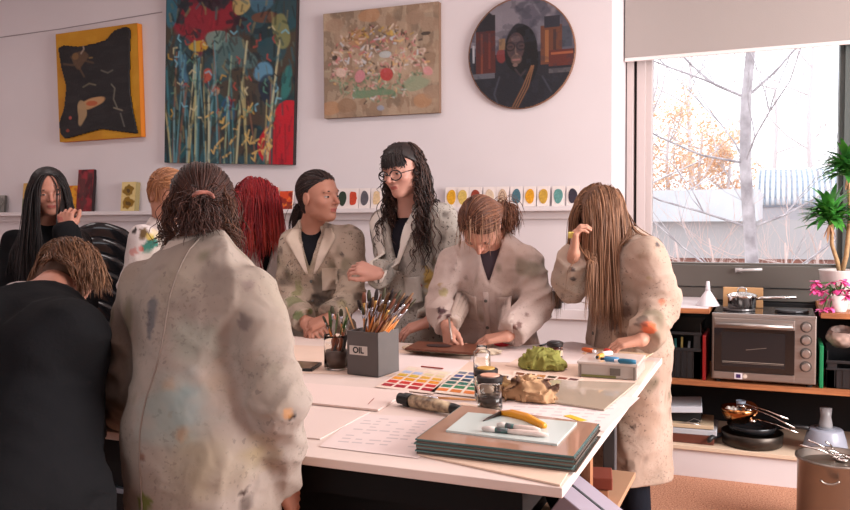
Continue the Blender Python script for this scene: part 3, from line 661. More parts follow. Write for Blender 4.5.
def mottled(im, cols, sc, seed, a=.8, th=.15, st=(1, 1)):
    ny, nx, _ = im.shape; Y, X = np.mgrid[0:ny, 0:nx]; asp = nx / ny
    for i, c in enumerate(cols):
        n = fbm(np.stack([X.ravel() / nx * sc * asp * st[0], Y.ravel() / ny * sc * st[1], np.full(X.size, seed + i * 7.7)], 1), seed + i).reshape(X.shape); m = (np.clip((n - th) * 5, 0, 1) * a)[..., None]; im[:] = im * (1 - m) + A(S(*c)) * m
PAINT = colmat('oil_paint', .55, .4, bump=.5, bscale=70)
def grid_picture(name, im, M, w_, h_, parent, relief=.0, mask=None):
    if im.shape[0] > 70: im = im * (.74 if im.shape[0] < 180 else .9)
    """front face of a canvas, M places its centre, x right, z up, facing -y"""
    ny, nx, _ = im.shape; u = (np.arange(nx) / (nx - 1) - .5) * w_; v = (.5 - np.arange(ny) / (ny - 1)) * h_; U_, V_ = np.meshgrid(u, v); lum = im.mean(2)
    P_ = np.stack([U_, -relief * np.clip(lum * 2, 0, 1), V_], -1).reshape(-1, 3); P_ = P_ @ A(M.to_3x3()).T + A(M.translation)
    i, j = np.meshgrid(np.arange(nx - 1), np.arange(ny - 1)); k = (j * nx + i); F = np.stack([k, k + nx, k + nx + 1, k + 1], -1).reshape(-1, 4)
    if mask is not None: F = F[mask[:-1, :-1].reshape(-1)]
    return link_mesh(name, P_, F, PAINT, parent, True, im.reshape(-1, 3))
def wall_frame(corners, gap=.0, depth=.035):
    c = [onY(x, y, WY - gap - depth) for x, y in corners]; tl, tr, br, bl_ = c; ctr = (tl + tr + br + bl_) / 4; w_ = ((tr - tl).length + (br - bl_).length) / 2; h_ = ((tl - bl_).length + (tr - br).length) / 2
    ang = math.atan2((tr - tl).z + (br - bl_).z, (tr - tl).x + (br - bl_).x); return Matrix.Translation(ctr) @ Matrix.Rotation(-ang, 4, 'Y'), w_, h_, ctr
def canvas(label, corners, im, side_col, depth=.035, relief=.004, name='painting'):
    M, w_, h_, c = wall_frame(corners, 0, depth); t = thing(name, label, 'painting', (c.x, WY, c.z - h_ / 2))
    mb = MB(M); mb.box(-w_ / 2, w_ / 2, .002, depth - .001, -h_ / 2, h_ / 2); mb.build('canvas', mat('canvas_' + name + str(side_col[0]), S(*side_col), .8), t, bevel=.003)
    grid_picture('painted_surface', im, M @ Matrix.Translation((0, -.001, 0)), w_, h_, t, relief); return t, M, w_, h_
one('wall_cable', MB().tube([onY(-4, 38, WY - .006), onY(60, 29, WY - .006), onY(162, 12, WY - .006)], .003, 6), mat('cable_grey', S(150, 138, 140), .6), 'thin grey cable running along the wall above the yellow canvas', 'cable')
# yellow canvas with a black relief sheet
im = raster(60, 80, (214, 150, 22)); mottled(im, [(226, 166, 40), (196, 128, 16)], 6, 3, .5)
t, M, w_, h_ = canvas('yellow canvas carrying a wavy black painted sheet, hung askew at the far left', [(55, 35), (136, 22.5), (142.5, 137), (61, 141.5)], im, (206, 120, 30), .05)
nx, ny = 110, 130; im = raster(nx, ny, (26, 23, 25)); mottled(im, [(38, 34, 36), (16, 15, 17)], 14, 9, .7, .1, (.5, 2))
for a in [((.10, .28), (.22, .30), (.34, .26), (.48, .30)), ((.20, .22), (.30, .33), (.36, .42))]: stroke(im, a, .010, (96, 70, 50), .7)
blob(im, .31, .29, .10, .11, (104, 76, 52), .8, .9, 4); blob(im, .26, .22, .05, .04, (140, 104, 60), .7, .8, 5); blob(im, .45, .25, .06, .02, (150, 120, 70), .7, .6, 7)
for a, c in [(((.52, .11), (.60, .10), (.66, .08)), (150, 70, 40)), (((.35, .10), (.37, .16), (.33, .2)), (190, 170, 150)), (((.58, .38), (.66, .41), (.72, .39)), (120, 112, 100)), (((.34, .52), (.42, .49), (.50, .51)), (130, 120, 96)), (((.70, .52), (.74, .56), (.72, .66), (.76, .74)), (130, 125, 110)), (((.72, .74), (.82, .77)), (150, 140, 120)), (((.80, .80), (.84, .92)), (120, 116, 108))]: stroke(im, a, .006, c, .8)
blob(im, .45, .68, .17, .045, (196, 150, 104), 1, .5, 8, -.25); blob(im, .46, .68, .09, .03, (190, 96, 56), 1, .5, 9); blob(im, .31, .76, .045, .08, (180, 150, 110), .9, .9, 10); blob(im, .16, .80, .025, .02, (186, 80, 70), .9, .3, 11); blob(im, .12, .92, .03, .02, (170, 70, 50), .8, .3, 12)
U_, V_ = np.meshgrid(np.linspace(0, 1, nx), np.linspace(0, 1, ny))
def edge(v, pts): return np.interp(v, [p[0] for p in pts], [p[1] for p in pts])
mask = (U_ > edge(V_, [(0, .0), (.12, .03), (.3, .06), (.5, .12), (.7, .08), (.85, .0), (1, .03)])) & (U_ < edge(V_, [(0, .93), (.05, .95), (.3, .93), (.6, .92), (.8, .95), (1, 1.0)])) & (V_ > edge(U_, [(0, .13), (.1, .10), (.3, .13), (.5, .12), (.65, .10), (.76, .02), (.9, .0), (1, .05)])) & (V_ < edge(U_, [(0, .93), (.08, 1), (.35, .96), (.55, .93), (.8, .97), (1, 1)]))
o = grid_picture('black_sheet', im, M @ Matrix.Translation((-.008, -.010, .004)), w_ * .96, h_ * .95, t, .002, mask); sm = o.modifiers.new('solid', 'SOLIDIFY'); sm.thickness = .012; sm.offset = 0
# large botanical painting
im = raster(150, 190, (26, 52, 58)); mottled(im, [(18, 84, 92), (20, 34, 40), (44, 66, 60), (74, 58, 44), (30, 74, 84)], 6, 21, .8, .05)
blob(im, .28, .16, .26, .20, (142, 30, 46), .95, .5, 31); blob(im, .45, .02, .25, .12, (128, 28, 44), .9, .5, 32); mottled(im, [(24, 44, 52)], 11, 41, .85, .38)
g = random.Random(4)
for k in range(7):
    cx, cy = g.uniform(.1, .6), g.uniform(0, .26)
    for j in range(6): aa = j * 1.05 + k; stroke(im, [(cx, cy), (cx + .07 * math.cos(aa), cy + .05 * math.sin(aa))], .012, (46, 22, 34) if k % 2 else (28, 40, 48), .85)
for cx, cy, rx, ry, c in [(.58, .14, .06, .06, (190, 170, 110)), (.28, .34, .09, .035, (198, 160, 50)), (.42, .30, .14, .05, (120, 150, 140)), (.06, .12, .06, .10, (44, 110, 130)), (.14, .43, .07, .10, (70, 120, 150)), (.24, .5, .04, .12, (90, 140, 160)), (.33, .5, .05, .05, (180, 80, 60)), (.75, .47, .09, .06, (96, 150, 180)), (.73, .07, .09, .07, (70, 110, 130)), (.75, .20, .10, .03, (110, 70, 50)), (.55, .40, .12, .10, (80, 110, 110)), (.52, .68, .07, .08, (30, 84, 120)), (.40, .58, .05, .04, (180, 150, 120)), (.9, .3, .06, .10, (130, 132, 84)), (.93, .55, .05, .08, (40, 120, 116)), (.12, .8, .10, .16, (24, 52, 44)), (.8, .62, .06, .08, (24, 40, 60))]: blob(im, cx, cy, rx, ry, c, .85, .8, int(cx * 100))
blob(im, .96, .73, .11, .085, (190, 22, 40), 1, .2, 55, 0, 20); blob(im, .92, .89, .17, .15, (186, 20, 38), 1, .2, 56, 0, 20)
for x in (.86, .93): stroke(im, [(x, .78), (x + .01, .98)], .004, (120, 20, 30), .7)
for k in range(46):
    x = g.uniform(.02, .84); y0 = g.uniform(.3, .7); bend = g.uniform(-.08, .08); c = g.choice([(150, 170, 140), (100, 150, 160), (180, 170, 120), (60, 120, 130), (130, 90, 70), (196, 190, 150), (26, 40, 40)])
    stroke(im, [(x + bend, y0), (x + bend * .4, (y0 + 1) / 2), (x, 1.0)], g.uniform(.003, .007), c, .8)
for k in range(70):
    x, y = g.uniform(.05, .9), g.uniform(.25, .75); aa = g.uniform(0, 6.28); c = g.choice([(120, 180, 200), (200, 190, 150), (170, 70, 60), (190, 150, 60), (20, 36, 40), (90, 140, 120)])
    stroke(im, [(x, y), (x + .03 * math.cos(aa), y + .03 * math.sin(aa)), (x + .05 * math.cos(aa + .6), y + .04 * math.sin(aa + .6))], .004, c, .85)
for k in range(26):
    x, y = g.uniform(.33, .84), g.uniform(.68, .98); aa = g.uniform(0, 3); stroke(im, [(x, y), (x + .03 * math.cos(aa), y + .025 * math.sin(aa)), (x + .03, y - .02)], .004, (214, 178, 106), .9)
for k in range(380):
    x, y = g.uniform(.0, 1), g.uniform(.0, 1); aa = g.gauss(1.57, .5); L_ = g.uniform(.02, .07); base_c = im[min(189, int(y * 190)), min(149, int(x * 150))]; red = base_c[0] > base_c[1] * 3 and base_c[0] > .15
    c = g.choice([(96, 16, 32), (160, 34, 50), (120, 20, 36)]) if red else g.choice([(16, 30, 34), (24, 60, 66), (40, 90, 100), (70, 50, 40), (30, 46, 36), (90, 110, 96), (130, 120, 84), (20, 24, 28)])
    stroke(im, [(x, y), (x + L_ * math.cos(aa), y + L_ * math.sin(aa))], g.uniform(.003, .008), c, .6)
canvas('large dark teal painting of flowers and stems with red patches', [(163, -15), (292.5, -19), (297.5, 161), (168, 166)], im, (38, 26, 26), .04)
# pale floral collage painting
im = raster(150, 130, (176, 148, 124)); mottled(im, [(150, 122, 98), (196, 170, 142), (128, 110, 92)], 4, 61, .7, .1); mottled(im, [(160, 132, 106), (200, 178, 152)], 13, 63, .4, .1, (1.5, .8))
for cx, cy in [(.06, .9), (.2, .88), (.85, .88), (.95, .80), (.8, .12), (.93, .2), (.1, .12), (.4, .06), (.3, .25)]: blob(im, cx, cy, .09, .07, g.choice([(190, 140, 100), (170, 140, 116), (150, 116, 88)]), .7, .3, int(cx * 77))
for k in range(560):
    a_ = g.uniform(0, 6.28); rr = math.sqrt(g.uniform(0, 1)); x, y = .47 + .42 * rr * math.cos(a_), .50 + .36 * rr * math.sin(a_)
    top = y < .25 + .1 * abs(x - .5); c = g.choice([(50, 34, 30), (150, 110, 60), (196, 160, 70)]) if top and g.random() < .7 else g.choice([(110, 140, 104), (84, 120, 90), (150, 170, 140)]) if y > .60 and g.random() < .75 else g.choice([(216, 190, 176), (220, 150, 150), (200, 206, 214), (226, 180, 120), (200, 110, 110), (190, 180, 150), (226, 206, 190), (60, 44, 42)])
    aa = g.uniform(0, 6.28); L_ = g.uniform(.01, .05); stroke(im, [(x, y), (x + L_ * math.cos(aa), y + L_ * math.sin(aa))], g.uniform(.003, .010), c, .75)
for cx, cy, rx, ry, c in [(.1, .42, .03, .03, (40, 28, 28)), (.88, .27, .04, .02, (40, 30, 30)), (.56, .60, .05, .05, (190, 40, 50)), (.9, .6, .05, .05, (220, 150, 150)), (.34, .6, .05, .06, (216, 140, 150)), (.5, .92, .05, .04, (160, 164, 180)), (.6, .24, .03, .05, (220, 180, 90)), (.15, .57, .05, .05, (226, 196, 180)), (.55, .43, .05, .03, (190, 196, 196)), (.5, .78, .2, .04, (110, 140, 108)), (.8, .7, .12, .06, (150, 160, 130))]: blob(im, cx, cy, rx, ry, c, .85, .7, int(cy * 90))
canvas('pale beige canvas crowded with a wreath of small pink, green and yellow strokes', [(322, 14), (438, 2), (440, 112), (326, 119)], im, (120, 92, 74), .04, .006)
# round portrait
N_ = 150; im = raster(N_, N_, (92, 88, 100)); mottled(im, [(120, 116, 126), (70, 68, 80), (140, 132, 140)], 5, 71, .7, .05)
def rect(im, x0, y0, x1, y1, c, a=1.0):
    ny, nx, _ = im.shape; s_ = (slice(max(0, int(y0 * ny)), int(y1 * ny)), slice(max(0, int(x0 * nx)), int(x1 * nx))); im[s_] = im[s_] * (1 - a) + A(S(*c)) * a
rect(im, 0, .5, 1, 1, (34, 34, 42)); rect(im, 0, .42, .06, .8, (40, 44, 54)); rect(im, .08, .16, .27, .66, (84, 38, 34)); rect(im, .08, .14, .27, .28, (36, 32, 38)); rect(im, .13, .3, .15, .66, (120, 60, 44)); rect(im, .20, .3, .22, .62, (110, 50, 42)); blob(im, .17, .14, .09, .05, (36, 32, 38)); rect(im, .05, .40, .07, .56, (170, 170, 176)); rect(im, .04, .66, .26, .71, (96, 96, 104))
rect(im, .69, .28, .88, .62, (104, 62, 44)); rect(im, .72, .20, .86, .30, (44, 44, 54)); rect(im, .73, .32, .76, .6, (150, 96, 60)); rect(im, .80, .32, .83, .5, (70, 44, 40)); rect(im, .76, .5, .98, .64, (96, 44, 36)); rect(im, .78, .52, .98, .54, (160, 90, 60)); rect(im, .88, .30, .97, .48, (70, 74, 86)); rect(im, .76, .66, .97, .70, (84, 80, 84)); blob(im, .32, .5, .05, .07, (130, 50, 48), .8); rect(im, .30, .36, .36, .46, (160, 120, 70), .6)
blob(im, .47, .98, .34, .36, (30, 30, 38), 1, .1, 1, 0, 30); blob(im, .50, .46, .15, .22, (14, 13, 17), 1, .1, 2, 0, 30); blob(im, .57, .56, .10, .20, (14, 13, 17), 1, .1, 3, 0, 30); blob(im, .455, .44, .085, .13, (78, 58, 58), 1, .05, 4, 0, 12); blob(im, .46, .55, .055, .05, (100, 78, 72), 1, .1, 5)
blob(im, .455, .37, .05, .03, (104, 84, 84), .8, .1, 6); stroke(im, [(.45, .44), (.455, .50), (.47, .505)], .006, (130, 104, 94)); stroke(im, [(.43, .555), (.49, .555)], .007, (150, 104, 100)); blob(im, .45, .60, .03, .02, (130, 104, 96), .8)
for cx in (.405, .505): stroke(im, [(cx + .042 * math.cos(q_), .435 + .036 * math.sin(q_)) for q_ in np.linspace(0, 6.3, 14)], .005, (20, 14, 16)); stroke(im, [(cx - .015, .435), (cx + .015, .435)], .005, (30, 20, 22))
mottled(im, [(44, 46, 58)], 16, 91, .35, .3)
for d_ in (0, .025, .05): stroke(im, [(.60 + d_ * .4, .62), (.52 + d_, .80), (.42 + d_, .98)], .004, (150, 104, 70))
stroke(im, [(.3, .7), (.25, .85), (.3, .98)], .008, (60, 62, 74)); stroke(im, [(.7, .72), (.78, .86)], .008, (58, 60, 72)); stroke(im, [(.45, .64), (.5, .7), (.54, .66)], .008, (60, 50, 54))
c = onY(520.5, 53, WY - .025); Rr_ = (onY(574, 50, WY - .025).x - onY(467, 50, WY - .025).x) / 2
t = thing('round_painting', 'round dark portrait of a person with long hair and glasses before brick towers', 'painting', (c.x, WY, c.z - Rr_))
MB(Matrix.Translation(c) @ Matrix.Rotation(math.pi / 2, 4, 'X')).lathe([(Rr_ - .003, -.024), (Rr_, -.02), (Rr_, .0), (Rr_ - .003, .003)], n=72).build('wooden_panel', mat('panel_edge', S(120, 84, 64), .6), t, False)
yy, xx = np.mgrid[0:N_, 0:N_]; mk = np.hypot(xx / (N_ - 1) - .5, yy / (N_ - 1) - .5) < .488
grid_picture('painted_surface', im, Matrix.Translation(c + Vector((0, -.005, 0))), Rr_ * 2, Rr_ * 2, t, .001, mk)
# small works on the ledge
def ledge_card(px, w_, h_, depth, label, im, edgec, group=None, name='small_painting', cat='painting', Y=WY - .045, lean=.12):
    p = onY(px, 200, Y); t = thing(name, label, cat, (p.x, Y, LZ), group); M = Matrix.Translation((p.x, Y - depth / 2, LZ + .001)) @ Matrix.Rotation(-lean, 4, 'X')
    MB(M).box(-w_ / 2, w_ / 2, 0, depth, 0, h_).build('board', mat('board_%d_%d' % edgec[:2], S(*edgec), .8), t, bevel=.0015)
    if im is not None: grid_picture('painted_surface', im, M @ Matrix.Translation((0, -.0015, h_ / 2)), w_, h_, t, .001)
    return t, M
def pic(base, cols, sc, seed, n=(24, 34), a=.85, th=.0):
    im = raster(n[0], n[1], base); mottled(im, cols, sc, seed, a, th); return im
def pxw(px, n): return n / FPX * (WY / ray(px, 200).normalized().dot(cam.matrix_world.to_3x3() @ Vector((0, 0, -1))) * 1.0) * 0 + abs(onY(px + n, 200, WY).x - onY(px, 200, WY).x)
def pz(n, px): return abs(onY(px, 200, WY).z - onY(px, 200 - n, WY).z)
ledge_card(1, pxw(1, 7), pz(17, 1), .02, 'tiny grey panel standing on the ledge at the far left end', pic((120, 116, 112), [(90, 90, 84), (150, 146, 140)], 4, 1), (70, 66, 62))
im = pic((200, 160, 90), [(190, 120, 50)], 4, 2); im[18:] = A(S(96, 104, 70)); ledge_card(28, pxw(28, 11), pz(29, 28), .02, 'narrow ochre and green panel behind the long black hair on the ledge', im, (120, 100, 70))
im = pic((216, 150, 30), [(190, 90, 20), (60, 50, 20)], 4, 3); ledge_card(72, pxw(72, 12), pz(26, 72), .02, 'orange and yellow panel half hidden beside the tall red one', im, (150, 110, 50))
ledge_card(85, pxw(85, 15.5), pz(42, 85), .03, 'tall dark red panel, tallest of the small works on the ledge', pic((116, 22, 32), [(60, 16, 24), (150, 40, 50), (80, 40, 40)], 4, 4), (40, 22, 24))
im = raster(30, 44, (214, 190, 130)); blob(im, .5, .28, .36, .2, (128, 96, 18), 1, .4, 3); blob(im, .5, .72, .4, .22, (136, 100, 16), 1, .4, 4); blob(im, .45, .28, .15, .08, (70, 50, 16), .9, .5, 5); blob(im, .55, .72, .2, .1, (84, 60, 14), .9, .6, 6); rect(im, 0, .48, 1, .52, (206, 180, 110)); ledge_card(129.5, pxw(130, 14), pz(29, 130), .045, 'gold and brown two-panel piece standing alone on the ledge', im, (150, 134, 90))
ledge_card(273, pxw(273, 9), pz(22, 273), .02, 'small orange panel behind the red hair, taller than its neighbour', pic((196, 110, 60), [(226, 170, 90), (150, 40, 30)], 4, 7), (190, 150, 130))
ledge_card(286, pxw(286, 13), pz(18, 286), .012, 'small bright red and orange panel next to the dark ponytail', pic((208, 70, 30), [(226, 120, 40), (120, 24, 20)], 4, 8), (212, 190, 180))
SW = [(342, (36, 56, 40), 'dark green oval swatch card beside the ponytail girl'), (352.5, (200, 66, 34), 'orange-red square daub on a white swatch card'), (364, (92, 88, 94), 'mottled grey oval on a white swatch card'), (376, (224, 192, 150), 'pale peach daub on a white swatch card'), (387.5, (220, 176, 90), 'straw yellow daub half behind dark curls'),
      (451, (224, 164, 30), 'golden yellow oval card at the curly hair'), (462, (216, 184, 96), 'pale straw yellow oval swatch card, second after the curly hair'), (475, (150, 56, 36), 'rust brown oval swatch card above the bowed ponytail head'), (489, (222, 196, 168), 'cream oval swatch card just over the ponytail'), (502, (206, 176, 150), 'beige oval swatch card right of the ponytail'), (516, (70, 110, 124), 'slate blue oval swatch card'), (529.5, (228, 160, 28), 'deep orange-yellow oval swatch card right of the slate blue one'), (543, (204, 160, 60), 'ochre oval swatch card next to the sea green one'), (558, (100, 154, 148), 'sea green oval swatch card'), (572.5, (52, 44, 58), 'near black oval swatch card beside the long fair hair')]
swm = mat('card_stock', S(226, 214, 210), .8)
for i, (px, c, lab) in enumerate(SW):
    w_ = pxw(px, 12.4 if px > 440 else 10.8); h_ = pz(20, px)
    t, M = ledge_card(px, w_, h_, .006, lab + ' on the ledge', None, (226, 214), 'painted swatch cards on the ledge', 'swatch_card', 'card', WY - .04, .1) if False else (None, None)
    p = onY(px, 200, WY - .045); t = thing('swatch_card', lab + ' on the ledge', 'card', (p.x, WY - .045, LZ), 'painted swatch cards on the ledge'); M = Matrix.Translation((p.x, WY - .045, LZ + .001)) @ Matrix.Rotation(-.12, 4, 'X')
    MB(M).box(-w_ / 2, w_ / 2, 0, .005, 0, h_).build('board', swm, t)
    g = random.Random(i); rx, rz_ = w_ * .36, h_ * .37; cs = []
    for q_ in range(28):
        a_ = q_ / 28 * 6.283; e = (abs(math.cos(a_)) ** 4 + abs(math.sin(a_)) ** 4) ** -.25 if i in (1, 3, 4) else 1; n_ = 1 + .04 * math.sin(a_ * 3 + i); cs.append((rx * e * n_ * math.cos(a_) * (.85 if e != 1 else 1), h_ * .5 + rz_ * n_ * e * math.sin(a_) * (.9 if e != 1 else 1)))
    mb = MB(M @ Matrix.Rotation(math.pi / 2, 4, 'X')); mb.prism(cs, .0004, .0022); mb.build('painted_oval', mat('swatch%d' % i, S(*c), .45, var=.25, vscale=60, bump=.3), t)
# ---------------------------------------------------------------- shelf unit under the window
FY = 4.62; CTZ = .925; SZ = .535
wood = mat('shelf_wood', S(176, 112, 70), .5, vscale=6, stretch=(1, 12, 12), col2=S(140, 84, 52)); dark = mat('dark_interior', S(24, 22, 24), .8)
OX0 = onY(711, 350, FY).x; OX1 = onY(818, 350, FY).x
lx = XJ + .0
struct('base_plinth', MB().box(lx, XW1, FY + .015, WIN_Y, 0, .15), white2)
struct('bottom_board', MB().box(lx, XW1, FY - .0, WIN_Y, .15, .172), mat('board_cream', S(214, 190, 166), .6), bevel=.002)
struct('back_board', MB().box(lx, XW1, WIN_Y - .02, WIN_Y + .07, .17, CTZ - .03), dark)
sh = one('shelf_board', MB().box(lx, XW1, FY, WIN_Y - .02, SZ - .03, SZ), wood, 'long orange-brown wooden shelf board under the oven', 'shelf', bevel=.002)
wc = thing('wooden_counter', 'short wooden counter below the window, left of the oven', 'counter', ((lx + OX0) / 2, 4.95, CTZ - .03))
MB().box(lx, OX0 - .01, FY, WIN_Y - .03, CTZ - .028, CTZ - .002).build('board', wood, wc, bevel=.002)
MB().box(lx + .02, OX0 - .02, FY + .02, WIN_Y - .04, CTZ - .002, CTZ).build('white_top', white2, wc)
rcx = onY(880, 300, FY).x
one('wooden_counter', MB().box(OX1 + .01, XW1, FY, WIN_Y - .03, CTZ - .028, CTZ), wood, 'wooden counter right of the oven carrying the potted plants', 'counter', bevel=.002)
for px in (662, 950): x_ = onY(px, 350, FY).x; one('upright_panel', MB().box(x_ - .01, x_ + .01, FY + .02, WIN_Y - .03, SZ, CTZ - .03), dark, ['dark upright panel of the shelf unit behind the long coat', 'dark upright panel of the shelf unit right of the plants'][px > 700], 'panel')
one('counter_back', MB().box(OX0 - .01, OX1 + .01, WIN_Y - .06, WIN_Y - .03, SZ, CTZ - .02), dark, 'dark panel closing the shelf behind the oven', 'panel')
# oven
ov = thing('toaster_oven', 'steel countertop oven with glass door and four knobs', 'oven', ((OX0 + OX1) / 2, FY + .2, SZ)); x0, x1 = OX0 + .004, OX1 - .008; oz0 = SZ + .018; oz1 = CTZ - .03
ost = mat('oven_steel', S(158, 148, 142), .36, .85, var=.12, vscale=4, stretch=(1, 1, 30)); bglass = mat('oven_glass', S(16, 16, 18), .08, spec=.6, coat=.5)
MB().box(x0, x1, FY - .01, FY + .40, oz0, oz1).build('body', ost, ov, bevel=.006)
MB().box(x0 + .004, x1 - .004, FY, FY + .39, oz1, oz1 + .010).build('hob_plate', mat('hob_black', S(28, 28, 32), .12, coat=.6), ov, bevel=.002)
MB().box(x0, x1, FY - .012, FY - .0, oz1 - .004, oz1 + .012).build('front_rim', steel, ov, bevel=.003)
dx1 = x0 + (x1 - x0) * .80
d = MB().box(x0 + .012, dx1, FY - .022, FY - .010, oz0 + .045, oz1 - .016).build('door', bglass, ov, bevel=.003)
MB().box(x0 + .012, dx1, FY - .026, FY - .012, oz1 - .065, oz1 - .014).build('door_rail', ost, d, bevel=.003)
MB().tube([(x0 + .02, FY - .05, oz1 - .045), (dx1 - .01, FY - .05, oz1 - .045)], .011, 10).box(x0 + .03, x0 + .05, FY - .05, FY - .02, oz1 - .052, oz1 - .038).box(dx1 - .04, dx1 - .02, FY - .05, FY - .02, oz1 - .052, oz1 - .038).build('handle', steel, d, True)
MB().box(x0 + .05, dx1 - .045, FY - .0235, FY - .0225, oz0 + .075, oz1 - .085).build('door_window', mat('oven_window', S(34, 32, 34), .12), d)
MB().tube([(x0 + .055, FY - .025, oz0 + .10), (dx1 - .05, FY - .025, oz0 + .10)], .0018, 5).tube([(x0 + .055, FY - .025, oz0 + .093), (dx1 - .05, FY - .025, oz0 + .093)], .001, 4).tube([(x0 + .17, FY - .025, oz0 + .165), (x0 + .27, FY - .025, oz0 + .18)], .0012, 4).build('rack', mat('rack_metal', S(150, 140, 130), .4, .6), d)
MB().box(x0 + .012, dx1, FY - .018, FY - .0, oz0 + .006, oz0 + .042).build('lower_panel', ost, ov, bevel=.002)
MB().box(x0 + .115, x0 + .155, FY - .0205, FY - .017, oz0 + .008, oz0 + .040).build('label', mat('label_white', S(214, 206, 212), .5), ov)
MB().box(x0 + .124, x0 + .146, FY - .022, FY - .020, oz0 + .014, oz0 + .034).build('label_mark', mat('label_purple', S(60, 34, 84), .5), ov)
MB().lathe([(.012, 0), (.012, .003)], n=12).M; m_ = MB(Matrix.Translation((x0 + .168, FY - .018, oz0 + .024)) @ Matrix.Rotation(math.pi / 2, 4, 'X')); m_.lathe([(.011, 0), (.011, .003)], n=14); m_.build('sticker', mat('sticker', S(206, 190, 176), .5), ov)
for k in range(4):
    z = oz1 - .045 - k * .068; cx = (dx1 + x1) / 2 + .002; M = Matrix.Translation((cx, FY - .01, z)) @ Matrix.Rotation(math.pi / 2, 4, 'X')
    MB(M).lathe([(.029, -.001), (.029, .001)], n=24).build('dial_ring', mat('dial_ring', S(92, 84, 80), .5, .5), ov)
    kn = MB(M).lathe([(.022, 0), (.022, .014), (.019, .02), (.0, .021)], n=24).build('knob', steel, ov, False); MB(M).box(-.003, .003, -.02, .02, .020, .024).build('pointer', steel, kn)
for sx in (x0 + .03, x1 - .03):
    for sy in (FY + .03, FY + .36): MB().lathe([(.014, 0), (.016, .018)], (sx, sy, SZ), 10).build('foot', dark, ov)
hx = lambda px: onY(px, 300, FY + .17).x
for px, lab in ((739, 'a'), (792, 'b')):
    MB().lathe([(.082, 0), (.085, .004), (.083, .012), (.06, .013), (.0, .013)], (hx(px), FY + .18, oz1 + .010), 28).build('hotplate', mat('hotplate_' + lab, S(96, 92, 92) if lab == 'a' else S(70, 68, 70), .35, .7), ov, False)
# saucepan
pt = oz1 + .023; pc = (hx(742), FY + .17); pan = thing('saucepan', 'steel saucepan with glass lid standing on the oven hotplate', 'saucepan', (pc[0], pc[1], pt))
chrome = mat('polished_steel', S(206, 200, 196), .12, 1.0); gl2 = mat('lid_glass', (.9, .93, .92), .05, trans=.85, ior=1.3)
MB().lathe([(.066, 0), (.072, .004), (.074, .06), (.078, .066), (.076, .068), (.071, .064), (.069, .008), (0, .007)], (*pc, pt), 36).build('pot', chrome, pan, True)
lid = MB().lathe([(.076, .068), (.07, .076), (.045, .084), (.0, .088)], (*pc, pt), 30, close=False).build('lid', gl2, pan, True); MB().lathe([(.078, .066), (.080, .069), (.077, .072)], (*pc, pt), 30, close=False).build('lid_rim', chrome, lid, True)
MB().tube([(pc[0] - .022, pc[1], pt + .085), (pc[0] - .02, pc[1], pt + .105), (pc[0], pc[1], pt + .112), (pc[0] + .02, pc[1], pt + .105), (pc[0] + .022, pc[1], pt + .085)], .0045, 8).build('lid_handle', chrome, lid, True)
MB().tube([(pc[0] + .072, pc[1], pt + .05), (pc[0] + .10, pc[1] - .005, pt + .057), (pc[0] + .27, pc[1] - .02, pt + .068)], [.006, .0085, .0075], 8).build('handle', chrome, pan, True)
wood_l = mat('pale_wood', S(196, 150, 104), .6)
one('wooden_board', MB().box(pc[0] - .105, pc[0] + .105, pc[1] + .13, pc[1] + .15, oz1 + .011, pt + .10), wood_l, 'small pale chopping board leaning behind the saucepan', 'board', bevel=.003)
fc = (onY(716, 300, FY + .16).x, FY + .16); 
fp = mat('white_plastic', S(226, 220, 224), .45)
t = thing('funnel', 'white plastic funnel standing upside down left of the saucepan', 'funnel', (fc[0] , fc[1], CTZ)); fc = (OX0 - .06 + .035, fc[1])
fc = (OX0 - .03, fc[1]); MB().lathe([(.062, .0), (.064, .004), (.018, .075), (.014, .08)], (*fc, CTZ), 24).build('cone', fp, t, True); MB().lathe([(.014, .078), (.0085, .135), (.007, .135)], (*fc, CTZ), 14).build('spout', fp, t, True)
# plants on the right counter
potw = mat('glazed_white_pot', S(214, 202, 198), .35)
def leafmesh(mb, p, d, L, W, droop, up=Vector((0, 0, 1)), seg=6):
    d = Vector(d).normalized(); sd = d.cross(up).normalized(); pts = []; q = Vector(p); v = d.copy(); V = []; F = []
    for i in range(seg + 1):
        t = i / seg; w_ = W * math.sin(math.pi * min(1, .12 + t * .88)) ** .8 * (1 if i < seg else .05); nn = sd.cross(v).normalized()
        V += [q - sd * w_ + nn * w_ * .25, q, q + sd * w_ + nn * w_ * .25]; q = q + v * L / seg; v = (v - up * droop / seg).normalized()
    for i in range(seg): b = i * 3; F += [(b, b + 1, b + 4, b + 3), (b + 1, b + 2, b + 5, b + 4)]
    mb.add(V, F)
pb = onY(839, 312, FY + .24); pb = (pb.x + .0, FY + .24)
dr = thing('dracaena_plant', 'tall dracaena with two leafy heads in a white pot on the counter', 'plant', (pb[0], pb[1], CTZ))
MB().lathe([(.068, 0), (.074, .004), (.100, .200), (.102, .206), (.094, .206), (.088, .188), (.0, .186)], (*pb, CTZ), 32).build('pot', potw, dr, True)
MB().lathe([(.0, .192), (.09, .19)], (*pb, CTZ), 20, close=False).build('soil', mat('soil', S(60, 44, 36), 1.0), dr)
stem = mat('cane_bark', S(176, 140, 100), .8, var=.3, vscale=60)
h1 = onY(830, 216, pb[1] - .02); h2 = onY(848, 168, pb[1] + .02); s0 = Vector((pb[0], pb[1], CTZ + .19))
MB().tube([s0, s0 + Vector((-.012, 0, .06)), (s0 + h1) / 2 + Vector((-.015, 0, 0)), h1 + Vector((0.01, 0, 0))], [.012, .011, .010, .009]).build('cane', stem, dr, True)
MB().tube([s0 + Vector((.01, 0, 0)), s0 + Vector((.03, 0, .09)), (s0 + h2) / 2 + Vector((.03, 0, .02)), h2], [.013, .012, .011, .010]).build('cane', stem, dr, True)
